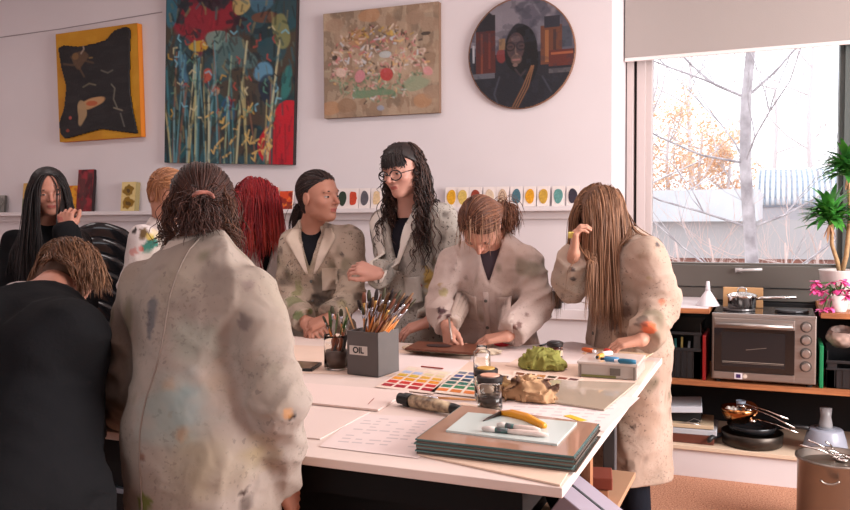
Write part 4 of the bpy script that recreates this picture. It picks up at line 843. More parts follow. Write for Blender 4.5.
g = random.Random(9); leafg = mat('leaf_green', S(84, 156, 60), .35, col2=S(44, 110, 48), vscale=14)
for hh, n_, L_, nm in ((h1, 120, .175, 'leaves'), (h2, 120, .165, 'leaves')):
    mb = MB()
    for k in range(n_):
        a_ = g.uniform(0, 6.28); e = g.uniform(-.15, 1.25); off = Vector((0, 0, g.uniform(-.05, .03))); leafmesh(mb, hh + off, (math.cos(a_) * math.cos(e), math.sin(a_) * math.cos(e), math.sin(e) + .15), L_ * g.uniform(.7, 1.1), .017, g.uniform(.5, 1.3))
    mb.build(nm, leafg, dr, True)
mb = MB()
for k in range(12): a_ = g.uniform(0, 6.28); leafmesh(mb, h1 + Vector((0, 0, -.04)), (math.cos(a_) * .4, math.sin(a_) * .4, -.9), g.uniform(.06, .12), .006, .3)
for k in range(8): a_ = g.uniform(0, 6.28); leafmesh(mb, h2 + Vector((0, 0, -.05)), (math.cos(a_) * .5, math.sin(a_) * .5, -.8), g.uniform(.05, .1), .006, .3)
mb.build('dry_leaves', mat('dry_leaf', S(206, 156, 120), .8), dr, True)
ob = (onY(838, 318, FY + .09).x, FY + .085); oc = thing('flowering_plant', 'pink flowering cactus in a small white pot before the dracaena', 'plant', (ob[0], ob[1], CTZ))
ob2 = ob; MB().lathe([(.035, 0), (.038, .004), (.05, .085), (.046, .085), (.044, .075), (0, .074)], (*ob, CTZ), 24).build('pot', potw, oc, True)
mb = MB()
ft = []
for px, py in ((817, 283), (822, 291), (832, 283), (826, 300), (838, 290), (845, 282), (823, 310), (846, 295), (830, 308), (815, 290), (852, 290)):
    e = onY(px, py, ob[1] - g.uniform(.02, .06)); ft.append(e); s_ = Vector((ob[0], ob[1], CTZ + .08)); mid = (s_ + e) / 2 + Vector((0, 0, .035 if e.z > CTZ + .06 else .07))
    mb.tube([s_, mid, e], [.004, .005, .003], 5)
    leafmesh(mb, mid, e - mid, .04, .009, .3)
mb.build('stems', mat('cactus_green', S(70, 110, 56), .5), oc, True)
pinkm = mat('pink_petal', S(226, 60, 140), .5, col2=S(236, 120, 180), vscale=60)
for e in ft:
    mb = MB()
    for k in range(10): a_ = g.uniform(0, 6.28); z_ = g.uniform(-.9, .5); leafmesh(mb, e, (math.cos(a_), math.sin(a_) - .3, z_), .042, .011, .4)
    mb.build('flower', pinkm, oc, True)
# crates on the shelf
blk = mat('black_plastic', S(26, 26, 28), .4); blk2 = mat('black_plastic_gloss', S(34, 35, 38), .25)
def crate(px0, px1, label, h_=.30, y0=FY + .03, z0=SZ):
    xa, xb = onY(px0, 350, y0).x, onY(px1, 350, y0).x; t = thing('storage_crate', label, 'crate', ((xa + xb) / 2, y0 + .15, z0)); th = .006
    mb = MB(); zs = z0 + h_
    mb.box(xa, xb, y0, y0 + .32, z0, z0 + th).box(xa, xa + th, y0, y0 + .32, z0, zs).box(xb - th, xb, y0, y0 + .32, z0, zs).box(xa, xb, y0 + .32 - th, y0 + .32, z0, zs).box(xa, xb, y0, y0 + th, z0, z0 + h_ * .55).box(xa, xa + (xb - xa) * .2, y0, y0 + th, z0, zs - .05).box(xb - (xb - xa) * .2, xb, y0, y0 + th, z0, zs - .05).box(xa - .004, xb + .004, y0 - .005, y0 + .01, zs - .06, zs - .045).box(xa - .004, xb + .004, y0 - .005, y0 + .01, z0 + h_ * .5, z0 + h_ * .56)
    mb.build('shell', blk2, t, bevel=.002); m2 = MB()
    for k in range(5): xx = xa + (xb - xa) * (.15 + .16 * k); m2.box(xx, xx + .004, y0 - .004, y0 + .001, z0 + .01, z0 + h_ * .5)
    m2.build('rib', blk, t); return t, xa, xb
t, xa, xb = crate(664, 701, 'black open fronted crate on the shelf beside the coat')
g = random.Random(2)
for k, c in enumerate([(206, 210, 220), (60, 150, 150), (210, 190, 110), (180, 184, 190), (90, 96, 110)]):
    p = Vector((xa + .03 + .028 * k, FY + .1 + .02 * (k % 2), SZ + .02)); tt = tag(MB().tube([p, p + Vector((.01 * (k - 2), .02, .17 + .012 * (k % 3)))], [.009, .006], 8).build('marker_pen', mat('marker%d' % k, S(*c), .35), None, True), ['silver', 'teal', 'yellow', 'grey', 'dark blue-grey'][k] + ' marker pen standing in the black open crate', 'pen', 'pens in the black crate')
for px, c, lab in ((704.5, (150, 26, 28), 'red plastic folder standing upright between crate and oven'), (822, (20, 120, 74), 'green plastic folder standing upright right of the oven')):
    x_ = onY(px, 350, FY + .01).x; one('folder', MB().box(x_ - .011, x_ + .008, FY + .012, FY + .3, SZ, SZ + (.245 if px < 800 else .22)), mat('folder%d' % int(px), S(*c), .35), lab, 'folder', bevel=.004)
t, xa, xb = crate(827, 880, 'black crate on the shelf below the flowering cactus', .19)
c_ = onY(842, 346, FY + .16); bk = thing('woven_bag', 'crumpled clear plastic bag with woven sides on the right crate', 'bag', (c_.x, c_.y, SZ + .19))
V, F = nets(field([(sd_ell((c_.x, c_.y, SZ + .25), (.075, .07, .065)), .01), (lambda p: np.maximum(sd_ell((c_.x, c_.y - .01, SZ + .275), (.055, .05, .06))(p), -1), -.01)]), A(c_) - .2, A(c_) + .2, .006)
V[:, :2] += .006 * np.stack([noise(V * 40, 1), noise(V * 40, 2)], 1); V[:, 2] += SZ + .19 - V[:, 2].min(); link_mesh('bag_body', V, F, colmat('bag', .4), bk, True, np.clip(A(S(176, 150, 140)) * (1 + .5 * noise(V * 55, 4)[:, None]), 0, 1))
# lower shelf: pans, trays, utensils, blender, stockpot
darkiron = mat('dark_pan', S(70, 62, 56), .35, .7, var=.3, vscale=9); BZ = .173
pcx = onY(752, 430, FY + .17).x; pan2 = thing('frying_pan', 'large dark round pan with upright sides on the lower shelf', 'pan', (pcx, FY + .165 - .0, BZ))
MB().lathe([(.145, 0), (.155, .006), (.16, .07), (.156, .072), (.15, .012), (0, .011)], (pcx, FY + .165 - .0, BZ), 40).build('pan_body', darkiron, pan2, True)
MB().tube([(pcx - .15, FY + .12, BZ + .05), (pcx - .20, FY + .05, BZ + .045), (pcx - .215, FY + .02, BZ + .03)], [.012, .014, .012]).build('handle', blk, pan2, True)
pan3 = thing('frying_pan', 'dark shallow pan nested on the large round one', 'pan', (pcx, FY + .165 - .0, BZ + .073))
MB().lathe([(.115, 0), (.13, .035), (.127, .036), (.112, .004), (0, .003)], (pcx, FY + .165 - .0, BZ + .074), 36).build('pan_body', blk2, pan3, True)
MB().tube([(pcx + .12, FY + .16, BZ + .10), (pcx + .2, FY + .13, BZ + .125), (pcx + .28, FY + .1, BZ + .13)], [.010, .012, .011]).build('handle', blk, pan3, True)
bx = onY(739, 413, FY + .17).x; bw = thing('mixing_bowl', 'shiny amber metal bowl on top of the pans', 'bowl', (bx, FY + .15, BZ + .112))
MB().lathe([(.035, 0), (.072, .022), (.092, .065), (.095, .09), (.091, .09), (.068, .026), (0, .006)], (bx, FY + .15, BZ + .112), 32).build('bowl', mat('amber_steel', S(176, 120, 74), .15, 1.0), bw, True)
g = random.Random(5); mb = MB()
for k in range(9): mb.ball((bx - .035 + g.uniform(-.03, .03), FY + .12 + g.uniform(-.02, .02), BZ + .185 + g.uniform(0, .015)), g.uniform(.008, .013), 8, 6)
tag(mb.build('white_sponges', mat('white_bits', S(222, 216, 208), .8), None, True), 'white foam bits heaped at the front of the amber bowl', 'foam', kind='stuff')
one('plastic_cup', MB().lathe([(.018, 0), (.026, .05), (.025, .05), (.017, .003)], (bx + .01, FY + .14, BZ + .19), 16), mat('pale_blue', S(170, 186, 206), .3), 'small pale blue plastic cup sitting in the amber bowl', 'cup', smooth=True)
one('copper_lid', MB(frame((bx + .055, FY + .13, BZ + .20), .4, .9)).lathe([(.045, 0), (.045, .004), (.02, .012), (0, .013)], n=24), mat('copper', S(150, 96, 60), .25, .9), 'copper coloured pan lid leaning in the amber bowl', 'lid', smooth=False)
for k, (a0, a1, lab) in enumerate([((752, 408), (795, 428), 'upper'), ((756, 419), (798, 433), 'lower'), ((745, 404), (788, 419), 'thin')]):
    p, q = onY(*a0, FY + .12), onY(*a1, FY + .05); t = thing('ladle', ['steel ladle handle, uppermost of those jutting from the bowl', 'steel serving spoon jutting low from the bowl over the pans', 'thin steel skimmer leaning furthest back in the amber bowl'][k], 'utensil', p, 'steel utensils leaning in the amber bowl')
    MB().tube([p, (p + q) / 2 + Vector((0, 0, .006)), q], [.004, .0035, .005], 6).build('handle', chrome, t, True)
    MB().ball(p + Vector((-.02, 0, -.012)), (.025, .02, .014), 14, 8).build('scoop', chrome, t, True)
for k, (z, hgt, c, lab, xo) in enumerate([(BZ, .05, (96, 50, 38), 'brown wooden box at the bottom of the tray stack', 0), (BZ + .05, .03, (176, 178, 184), 'pale grey tray with papers in the low stack', .01), (BZ + .083, .022, (190, 168, 140), 'cream folder on the pale grey tray', -.01), (BZ + .165, .035, (190, 194, 202), 'pale grey plastic box lid uppermost of the stack', .0)]):
    xa, xb = onY(658, 430, FY + .05).x, onY(714 - (14 if k == 3 else 0), 430, FY + .05).x; mb = MB(frame(((xa + xb) / 2 + xo, FY + .18, z), .03 * k, 0, 0 if k < 3 else -.06)); w_ = (xb - xa) / 2
    mb.box(-w_, w_, -.13, .13, 0, hgt); one(['storage_box', 'paper_tray', 'document_folder', 'grey_cover'][k], mb, mat('tray%d' % k, S(*c), .5), lab, ['box', 'tray', 'folder', 'lid'][k], bevel=.004)
one('storage_box', MB().box(onY(660, 430, FY + .1).x, onY(700, 430, FY + .1).x, FY + .1, FY + .3, BZ + .106, BZ + .164), mat('black_card', S(22, 22, 24), .7), 'black cardboard box between cream folder and grey lid', 'box')
wt = thing('wire_whisk', 'twisted wire whisk lying on the cream folder', 'whisk', onY(690, 425, FY + .04))
q = onY(684, 424, FY + .06); MB().tube([q + Vector((-.05, 0, -.004)), q + Vector((.02, 0, .012)), q + Vector((.09, 0, .0))], .004, 6).build('handle', steel, wt, True)
MB().tube([q + Vector((.02, .01, .012)), q + Vector((.05, .02, .03)), q + Vector((.09, .02, .02)), q + Vector((.06, 0, .006))], .0015, 4).build('wires', steel, wt, True)
bcx = onY(826, 420, FY + .12).x; bd = thing('food_processor', 'white food processor base with clear jug neck on the lower shelf', 'blender', (bcx, FY + .14, BZ))
wpl = mat('appliance_white', S(150, 154, 168), .3)
MB().lathe([(.11, 0), (.112, .01), (.10, .07), (.085, .12), (.08, .125), (0, .126)], (bcx, FY + .14, BZ), 36).build('base', wpl, bd, True)
MB().lathe([(.035, .125), (.033, .15), (.026, .19), (.03, .235), (.0, .236)], (bcx, FY + .14, BZ), 24).build('jug', mat('cloudy_plastic', S(190, 190, 194), .2, trans=.4), bd, True)
MB().lathe([(.05, .123), (.05, .132), (0, .133)], (bcx, FY + .14, BZ), 24).build('collar_ring', mat('grey_ring', S(120, 124, 134), .4), bd, True)
MB().box(bcx - .02, bcx + .02, FY + .025, FY + .05, BZ + .03, BZ + .06).build('switch', mat('grey_switch', S(90, 96, 110), .4), bd, bevel=.004)
spY = 4.05; spx = onY(835, 470, spY).x; spz = onY(831, 456, spY).z; srr = .155
st = thing('stockpot', 'tall steel stockpot full of utensils on the floor at the right edge', 'pot', (spx, spY, 0)); bronze = mat('warm_steel', S(138, 128, 120), .33, .9)
MB().lathe([(srr * .97, 0), (srr, .01), (srr, spz - .02), (srr + .01, spz - .01), (srr + .01, spz), (srr - .004, spz), (srr - .006, .02), (0, .018)], (spx, spY, 0), 48).build('pot_body', bronze, st, True)
MB().tube([(spx + .0 - .03 + .04 * math.cos(a_) * .9, spY - srr - .012 - .012 * math.sin(a_ * .5), spz - .06 - .018 * math.sin(a_)) for a_ in np.linspace(0, math.pi, 8)], .006, 8).build('handle', bronze, st, True)
MB().lathe([(srr - .008, spz - .035), (srr - .03, spz - .028), (0, spz - .02)], (spx, spY, 0), 36, close=False).build('inner_lid', mat('dull_steel', S(120, 108, 98), .35, .8), st, True)
for k, (a0, a1, c) in enumerate([((800, 445), (842, 462), 0), ((808, 440), (838, 470), 0), ((815, 449), (850, 458), 0), ((826, 442), (836, 462), 0)]):
    p, q = onY(*a0, spY - .06 + .03 * k), onY(*a1, spY + .03 * k); p.z = max(p.z, spz - .015); q.z = max(q.z, spz - .012); t = thing('kitchen_utensil', ['long steel spoon lying out over the left rim of the stockpot', 'steel fork lying aslant across the middle of the stockpot', 'steel spatula lying towards the right edge in the stockpot', 'short steel tongs standing up in the stockpot'][k], 'utensil', q, 'utensils lying in the stockpot')
    MB().tube([p, (p + q) / 2 + Vector((0, 0, .01)), q], [.005, .004, .004], 6).build('handle', chrome, t, True)
    MB().ball(q, (.03, .022, .008), 12, 6).build('spoon_head', chrome, t, True)
# ---------------------------------------------------------------- work table
Tp = lambda px, py, z=TZ: onZ(px, py, z)
tb_near = Tp(561, 488); tb_far = Tp(663, 358); TY0 = tb_near.y; TY1 = tb_far.y; TX1 = (tb_near.x + tb_far.x) / 2; TX0 = -2.42
paint_top = mat('tabletop_cream', S(224, 205, 196), .7, var=.08, vscale=5)
tblack = mat('table_black', S(13, 12, 13), .7, spec=.2)
tb = thing('work_table', 'large high work table with cream top and black underframe', 'table', ((TX0 + TX1) / 2, (TY0 + TY1) / 2, 0))
MB().box(TX0, TX1, TY0, TY1, TZ - .022, TZ).build('tabletop', paint_top, tb, bevel=.002)
MB().box(TX0 + .05, TX1 - .10, TY0 + .05, TY1 - .06, TZ - .10, TZ - .0225).build('apron', tblack, tb)
lg = mat('table_leg_steel', S(84, 84, 88), .5, .4)
lx = TX1 - .16
for x_, y_ in ((lx, TY1 - .22), (lx, TY0 + .10), (TX0 + .12, TY1 - .2), (TX0 + .12, TY0 + .10)): MB().box(x_ - .022, x_ + .022, y_ - .022, y_ + .022, 0, TZ - .10).build('leg', lg, tb, bevel=.003)
# storage under the table
pc_ = thing('plan_chest', 'black plan chest filling the space under the table', 'cabinet', ((TX0 + lx) / 2, 2.6, 0)); cx0, cx1 = TX0 + .3, lx - .12
MB().box(cx0, cx1, TY0 + .22, TY1 - .3, 0, TZ - .12).build('carcass', tblack, pc_, bevel=.004)
for r_ in range(4):
    dr_ = MB().box(cx0 + .02, cx1 - .02, TY0 + .20, TY0 + .22, .04 + r_ * .175, .04 + r_ * .175 + .165).build('drawer', mat('drawer_black', S(15, 14, 15), .6, spec=.2), pc_, bevel=.003)
    for hx_ in (cx0 + .35, cx1 - .35): MB().box(hx_ - .05, hx_ + .05, TY0 + .185, TY0 + .20, .11 + r_ * .175, .125 + r_ * .175).build('handle', mat('grey_ring', S(120, 124, 134), .4), dr_)
p = onX(587, 470, TX1 - .12); 
one('wooden_post', MB().box(p.x - .014, p.x + .014, p.y - .02, p.y + .02, .0, TZ - .101), mat('raw_pine', S(170, 116, 80), .6, vscale=8, stretch=(10, 10, 1), col2=S(140, 90, 60)), 'upright raw pine post under the near right table corner', 'post')
shz = .50; one('under_shelf', MB().box(TX1 - .32, TX1 - .06, TY0 + .25, TY1 - .26, shz - .02, shz), mat('shelf_tan', S(176, 134, 104), .6), 'tan shelf board under the right end of the table', 'shelf', bevel=.002)
for k, (px, py, c, lab) in enumerate([(598, 481, (130, 60, 44), 'brick red wooden block lying on the shelf under the table'), (594, 489, (150, 96, 66), 'light brown block below the brick red one under the table')]):
    q = onX(px, py, TX1 - .14); zz = shz if k else shz + .042
    mb = MB(frame((q.x, q.y - .02, zz), .2)); mb.box(-.035, .05, -.06, .06, 0, .04); one('wooden_block', mb, mat('block%d' % k, S(*c), .6), lab, 'block', bevel=.003)
q = onX(588, 503, TX1 - .10); bx_ = thing('box_file', 'lilac grey box file leaning with a black strap under the table corner', 'file', (q.x, q.y, 0))
M = frame((q.x - .03, q.y - .06, shz), .0, .0, .6); lil = mat('lilac_card', S(150, 138, 150), .6)
MB(M).box(-.10, .12, -.1, .1, .05, .13).build('case', lil, bx_, bevel=.003); MB(M).box(-.101, .121, -.006, .006, .049, .132).build('strap', blk, bx_)
q = onX(566, 490, TX1 - .2); ck = thing('dark_bag', 'dark bag with a white tag hanging under the table corner', 'bag', (q.x, q.y, .5))
V, F = nets(field([(sd_ell((q.x, q.y, .62), (.08, .08, .12)), .01), (sd_ell((q.x + .03, q.y - .03, .55), (.07, .07, .07)), .03)]), A((q.x - .2, q.y - .2, .4)), A((q.x + .2, q.y + .2, .8)), .01); link_mesh('bag_body', V, F, blk, ck, True)
MB().tube([(q.x, q.y, .72), (q.x + .01, q.y, .75), (q.x + .02, q.y, TZ - .105)], .006).build('strap', blk, ck, True); MB(frame((q.x + .04, q.y - .10, .66), .3, .3)).box(-.015, .015, 0, .002, -.02, .02).build('paper_tag', swm, ck)
# sheets and boards
paper = mat('paper_white', S(226, 208, 204), .8, var=.04, vscale=8); paper_c = mat('paper_cream', S(224, 196, 178), .8, var=.06, vscale=6); glass_t = mat('sheet_glass', S(176, 160, 142), .06, spec=.7)
ink = mat('ink_grey', S(196, 182, 182), .8)
def quad(pts): return [(Tp(*p).x, Tp(*p).y) for p in pts]
def sheet(name, pts, z, th, m_, lab, cat='sheet', group=None, inset=None):
    xy = quad(pts); ax = sum(x for x, y in xy) / 4 
    return one(name, MB().prism(xy[::-1] if sum((xy[i - 1][0] * xy[i][1] - xy[i][0] * xy[i - 1][1]) for i in range(len(xy))) < 0 else xy, TZ + z, TZ + z + th), m_, lab, cat, group)
sheet('paper_sheet', [(290, 345), (655, 361), (640, 385), (262, 372)], .0004, .0006, paper_c, 'large cream backing paper running along the middle of the table')
sheet('paper_sheet', [(472, 350), (572, 342), (650, 353), (640, 366), (470, 362)], .0014, .0005, paper, 'bright white sheet between the bowed head and the long-haired person')
sheet('drawing_board', [(292, 384), (409, 393), (378, 412), (262, 400)], .0014, .006, mat('board_white', S(228, 206, 198), .6), 'white board with a brown edge beside the foreground coat', 'board')
sheet('drawing_board', [(250, 404), (370, 413), (320, 440), (180, 428)], .0006, .003, mat('board_white2', S(222, 202, 194), .6), 'white board under the other at the near table edge', 'board')
sheet('brown_card', [(297, 386), (318, 388), (300, 397), (280, 396)], .0004, .0008, mat('brown_card', S(150, 84, 54), .7), 'brown card corner showing beside the foreground coat', 'card')
ts = sheet('text_sheet', [(361, 414), (470, 421), (418, 459), (319, 447)], .0014, .0006, paper, 'white sheet with faint grey writing at the near table edge')
ts2 = sheet('text_sheet', [(520, 392), (640, 398), (604, 432), (478, 424)], .0014, .0005, paper, 'white printed sheet with yellow mark between jars and glass sheet')
def text_rows(parent, o, ex, ey, rows, seed, z):
    g = random.Random(seed); mb = MB()
    for r_ in range(rows):
        for c_ in range(7):
            if g.random() < .3: continue
            u0 = .1 + c_ * .115; u1 = u0 + g.uniform(.04, .1); v0 = .12 + r_ * .8 / rows; pts = [o + ex * u + ey * v for u, v in ((u0, v0), (u1, v0), (u1, v0 + .25 / rows), (u0, v0 + .25 / rows))]
            mb.add([(p_.x, p_.y, z) for p_ in pts], [(0, 1, 2, 3)])
    return mb.build('lettering', ink, parent)
text_rows(ts, Tp(361, 414), Tp(470, 421) - Tp(361, 414), Tp(319, 447) - Tp(361, 414), 9, 1, TZ + .0022)
text_rows(ts2, Tp(520, 392), Tp(640, 398) - Tp(520, 392), Tp(478, 424) - Tp(520, 392), 9, 2, TZ + .0021)
q = Tp(575, 419); one('yellow_highlight', MB(frame((q.x, q.y, TZ + .0022), .9)).box(-.012, .012, -.035, .035, 0, .0012), mat('yellow_tag', S(220, 176, 40), .6), 'small yellow tab lying on the printed sheet', 'tab')
sheet('glass_sheet', [(551, 382), (636, 385), (604, 412), (530, 401)][:4], .003, .005, glass_t, 'single beige glass sheet in front of the clear plastic box', 'glass')
sheet('cream_sheet', [(396, 353), (470, 361), (452, 376), (352, 372)], .0014, .0006, paper, 'white sheet behind the colour charts')
sheet('cream_sheet', [(530, 352), (560, 356), (535, 370), (505, 366)], .0022, .0006, paper_c, 'cream sheet under the dark lidded jar')
# colour charts: printed swatches are the card's pattern
def chart(name, pts, cols, rows, colf, lab, m_):
    P4 = [Tp(*p) for p in pts]; o, a, c, b = P4; t = sheet(name, pts, .003, .001, m_, lab, 'chart', 'colour charts'); n = 0
    for r_ in range(rows):
        for k in range(cols):
            def pt(u, v): 
                q = o * (1 - u) * (1 - v) + a * u * (1 - v) + c * u * v + b * (1 - u) * v; return (q.x, q.y)
            m = .09; u0, u1, v0, v1 = .03 + .94 * (k + m) / cols, .03 + .94 * (k + 1 - m * 1.3) / cols, .05 + .9 * (r_ + m) / rows, .05 + .9 * (r_ + 1 - m * 2.2) / rows; cc = colf(r_, k)
            if cc is None: continue
            n += 1; q = [pt(u0, v1), pt(u1, v1), pt(u1, v0), pt(u0, v0)]; MB().add([(x, y, TZ + .0045) for x, y in q], [(0, 1, 2, 3)]).build('swatch', mat('sw_%d_%d_%d' % cc, S(*cc), .45), t)
g = random.Random(3); j = lambda c, a=8: tuple(max(4, min(255, v + g.randint(-a, a))) for v in c)
chart('colour_chart', [(409, 367), (452, 373), (433, 395), (375, 388)], 4, 6, lambda r_, k: j([(226, 206, 186), (176, 190, 210) if k < 2 else (214, 196, 150), (222, 180, 60), (232, 150, 30), (196, 44, 36), (160, 24, 40)][r_], 6), 'colour chart of yellow, orange and red swatches', mat('chart_card', S(226, 204, 190), .7))
chart('colour_chart', [(459, 371), (512, 376), (506, 402), (430, 393)], 5, 6, lambda r_, k: j([(110, 120, 136), (56, 84, 130), (40, 70, 96), (40, 110, 100), (40, 120, 90), (212, 120, 50)][r_] if k < 4 else (70, 60, 66), 8), 'colour chart of blue and green swatches beside the red and yellow one', mat('chart_card2', S(224, 206, 190), .7))
chart('colour_chart', [(514, 372), (584, 380), (566, 390), (508, 388)], 6, 4, lambda r_, k: j([(120, 60, 46), (90, 52, 44), (190, 110, 70), (60, 40, 40)][(r_ + k) % 4], 10), 'colour chart of brown and dark swatches by the crumpled paper', mat('chart_card3', S(222, 200, 184), .7))
# OIL bucket and its brushes
c0, c1, c2 = Tp(349, 374), Tp(380, 377.5), Tp(398, 371.5); grey = mat('bucket_grey', S(92, 86, 84), .6, var=.08, vscale=12)
fx = (c1 - c0).normalized(); wB = (c1 - c0).length; dpt = .115; fy = Vector((-fx.y, fx.x, 0)); bzh = onY(364, 331, c0.y).z - TZ
bk = thing('brush_bucket', 'grey square bucket labelled OIL packed with paintbrushes', 'bucket', c0 + fx * wB / 2 + fy * dpt / 2)
MBk = Matrix.Translation((bk.location.x, bk.location.y, TZ)) @ Matrix(((fx.x, fy.x, 0), (fx.y, fy.y, 0), (0, 0, 1))).to_4x4(); w2, d2 = wB / 2, dpt / 2 + .01; BZ0 = .002
mb = MB(MBk); t_ = .004; mb.box(-w2, w2, -d2, d2, .001, .006).box(-w2, w2, -d2, -d2 + t_, .001, bzh).box(-w2, w2, d2 - t_, d2, .001, bzh).box(-w2, -w2 + t_, -d2, d2, .001, bzh).box(w2 - t_, w2, -d2, d2, .001, bzh)
mb.build('bucket_body', grey, bk, bevel=.0015)
lbz = bzh * .56; MB(MBk).box(-w2 + .012, w2 - .045, -d2 - .0016, -d2 - .0002, lbz - .014, lbz + .018).build('label', mat('label_paper', S(206, 198, 190), .7), bk)
fo = bpy.data.curves.new('lettering', 'FONT'); fo.body = 'OIL'; fo.size = .030; fo.extrude = .0004; fo.offset = .0009; fo.align_x = 'CENTER'; fo.align_y = 'CENTER'
fo.materials.append(mat('marker_black', S(30, 28, 30), .6)); tmp_ = bpy.data.objects.new('lettering_curve', fo); COL.objects.link(tmp_); dg_ = bpy.context.evaluated_depsgraph_get(); me_ = bpy.data.meshes.new_from_object(tmp_.evaluated_get(dg_)); bpy.data.objects.remove(tmp_); to = bpy.data.objects.new('lettering', me_); COL.objects.link(to); to.parent = bk
to.matrix_world = Matrix.Translation(-Vector(bk.location)) @ MBk @ Matrix.Translation((-.0165, -d2 - .0022, lbz + .002)) @ Matrix.Rotation(math.pi / 2, 4, 'X')
to.matrix_basis = Matrix.Translation(-Vector(bk.location)) @ MBk @ Matrix.Translation((-.0165, -d2 - .0022, lbz + .002)) @ Matrix.Rotation(math.pi / 2, 4, 'X')
g = random.Random(12); hm = [mat('handle_orange', S(206, 120, 50), .35), mat('handle_wood', S(196, 140, 90), .4), mat('handle_black', S(34, 28, 28), .3), mat('handle_brown', S(130, 66, 36), .35)]
fm = [mat('ferrule', S(190, 190, 198), .25, .9), mat('ferrule_brass', S(190, 150, 90), .3, .9)]; brm = [mat('bristle_dark', S(44, 34, 34), .8), mat('bristle_tan', S(120, 88, 62), .8), mat('bristle_green', S(66, 64, 46), .8), mat('bristle_red', S(112, 66, 48), .8)]
def brush(base, tip, L, hmat, bmat, fmat, wd, lab, group, flatb=True):
    base, tip = Vector(base), Vector(tip); d = (tip - base).normalized(); R = d.to_track_quat('Z', 'Y').to_matrix().to_4x4(); t = thing('paintbrush', lab, 'paintbrush', base, group); M = Matrix.Translation(base) @ R
    MB(M).lathe([(.0015, 0), (.0032, L * .12), (.0045, L * .45), (.0036, L * .72)], n=8).build('handle', hmat, t, True)
    MB(M).lathe([(.0038, L * .70), (.0042, L * .78), (wd * .8, L * .86)], n=10, sy=.7).build('ferrule', fmat, t, True)
    MB(M).lathe([(wd * .8, L * .855), (wd, L * .90), (wd * .95, L * .95), (wd * .55, L)], n=10, sy=.6).build('bristles', bmat, t, True)
    return t
cols_b = ['orange', 'pale wood', 'black', 'brown']; br_n = ['dark', 'tan', 'mossy', 'rusty']; used = {}
tips = [(358, 300), (364, 292), (369, 290), (373, 297), (377, 289), (381, 294), (385, 288), (389, 293), (393, 289), (397, 294), (401, 290), (405, 293), (408, 296), (412, 298), (416, 299), (383, 302), (391, 304), (399, 303), (375, 305), (367, 303), (403, 301), (409, 304), (387, 298), (379, 300), (371, 298), (395, 299), (362, 306), (413, 293)]
topc = MBk @ Vector((0, 0, bzh))
for i, (px, py) in enumerate(tips):
    tip = onY(px, py, topc.y + g.uniform(-.03, .03) + .0 * px); u = (px - 385) / 32.0; cr_ = Vector((max(-.92, min(.92, u * .85)) * (w2 - .012), g.uniform(-.8, .8) * (d2 - .014), bzh)); tl_ = MBk.inverted() @ tip; tip = MBk @ Vector((tl_.x, cr_.y + max(-.05, min(.05, tl_.y - cr_.y)), tl_.z)) if False else tip; kk = (bzh - .012) / max(.05, tl_.z - bzh); bs_ = cr_ - (tl_ - cr_) * kk; base = MBk @ Vector((max(-w2 + .01, min(w2 - .01, bs_.x)), max(-d2 + .012, min(d2 - .012, bs_.y)), .012))
    h_i = [0, 1, 0, 2, 3, 0, 1][i % 7]; b_i = (i * 3) % 4; pos_w = ['at the left', 'in the middle', 'at the right'][0 if px < 372 else 1 if px < 396 else 2]
    lab = f'paintbrush with {cols_b[h_i]} handle and {br_n[b_i]} bristles {pos_w} of the grey bucket'; 
    brush(base, tip, (tip - base).length, hm[h_i], brm[b_i], fm[i % 3 == 1], g.choice([.006, .008, .010]), lab, 'paintbrushes in the grey bucket')
tip = onY(346, 307, topc.y - .02); base = MBk @ Vector((-w2 * .3, 0, .012)); stk = one('wooden_stick', MB().tube([base, tip], [.003, .0028], 8), wood_l, 'pale thin wooden stick leaning out at the left of the grey bucket', 'stick', smooth=True)
# glass jar with tools
jp = Tp(337, 369); jr = .047; gj = mat('jar_glass', (.97, .98, .97), .0, trans=1.0, ior=1.25)
jt = thing('glass_jar', 'wide glass jar of palette knives and tools beside the OIL bucket', 'jar', (jp.x, jp.y, TZ)); jh = onY(337, 335, jp.y).z - TZ
def jar(t, x, y, z, r, h, m_, neck=None, name='glass', thick=.003):
    pr = [(r * .9, 0), (r, .004), (r, h * .85)] + ([(neck, h * .93), (neck, h), (neck - thick, h), (neck - thick, h * .93)] if neck else [(r, h), (r - thick, h)]) + [(r - thick, h * .84), (r - thick, .007), (0, .006)]
    return MB().lathe([(0, 0)] + pr, (x, y, z), 28, close=False).build(name, m_, t, True)
jar(jt, jp.x, jp.y, TZ + .001, jr, jh, gj)
mk = mat('murky_liquid', S(92, 70, 62), .3); MB().lathe([(jr - .005, .009), (jr - .005, jh * .55), (0, jh * .56)], (jp.x, jp.y, TZ), 24).build('sediment', mk, jt, True)
KN = [(323, 316), (329, 310), (334, 318), (341, 309), (347, 316), (352, 312), (326, 322), (338, 313), (345, 322), (332, 306), (349, 308)]
kb = mat('blade_steel', S(170, 166, 160), .25, .9); green = mat('paint_green', S(80, 104, 56), .5)
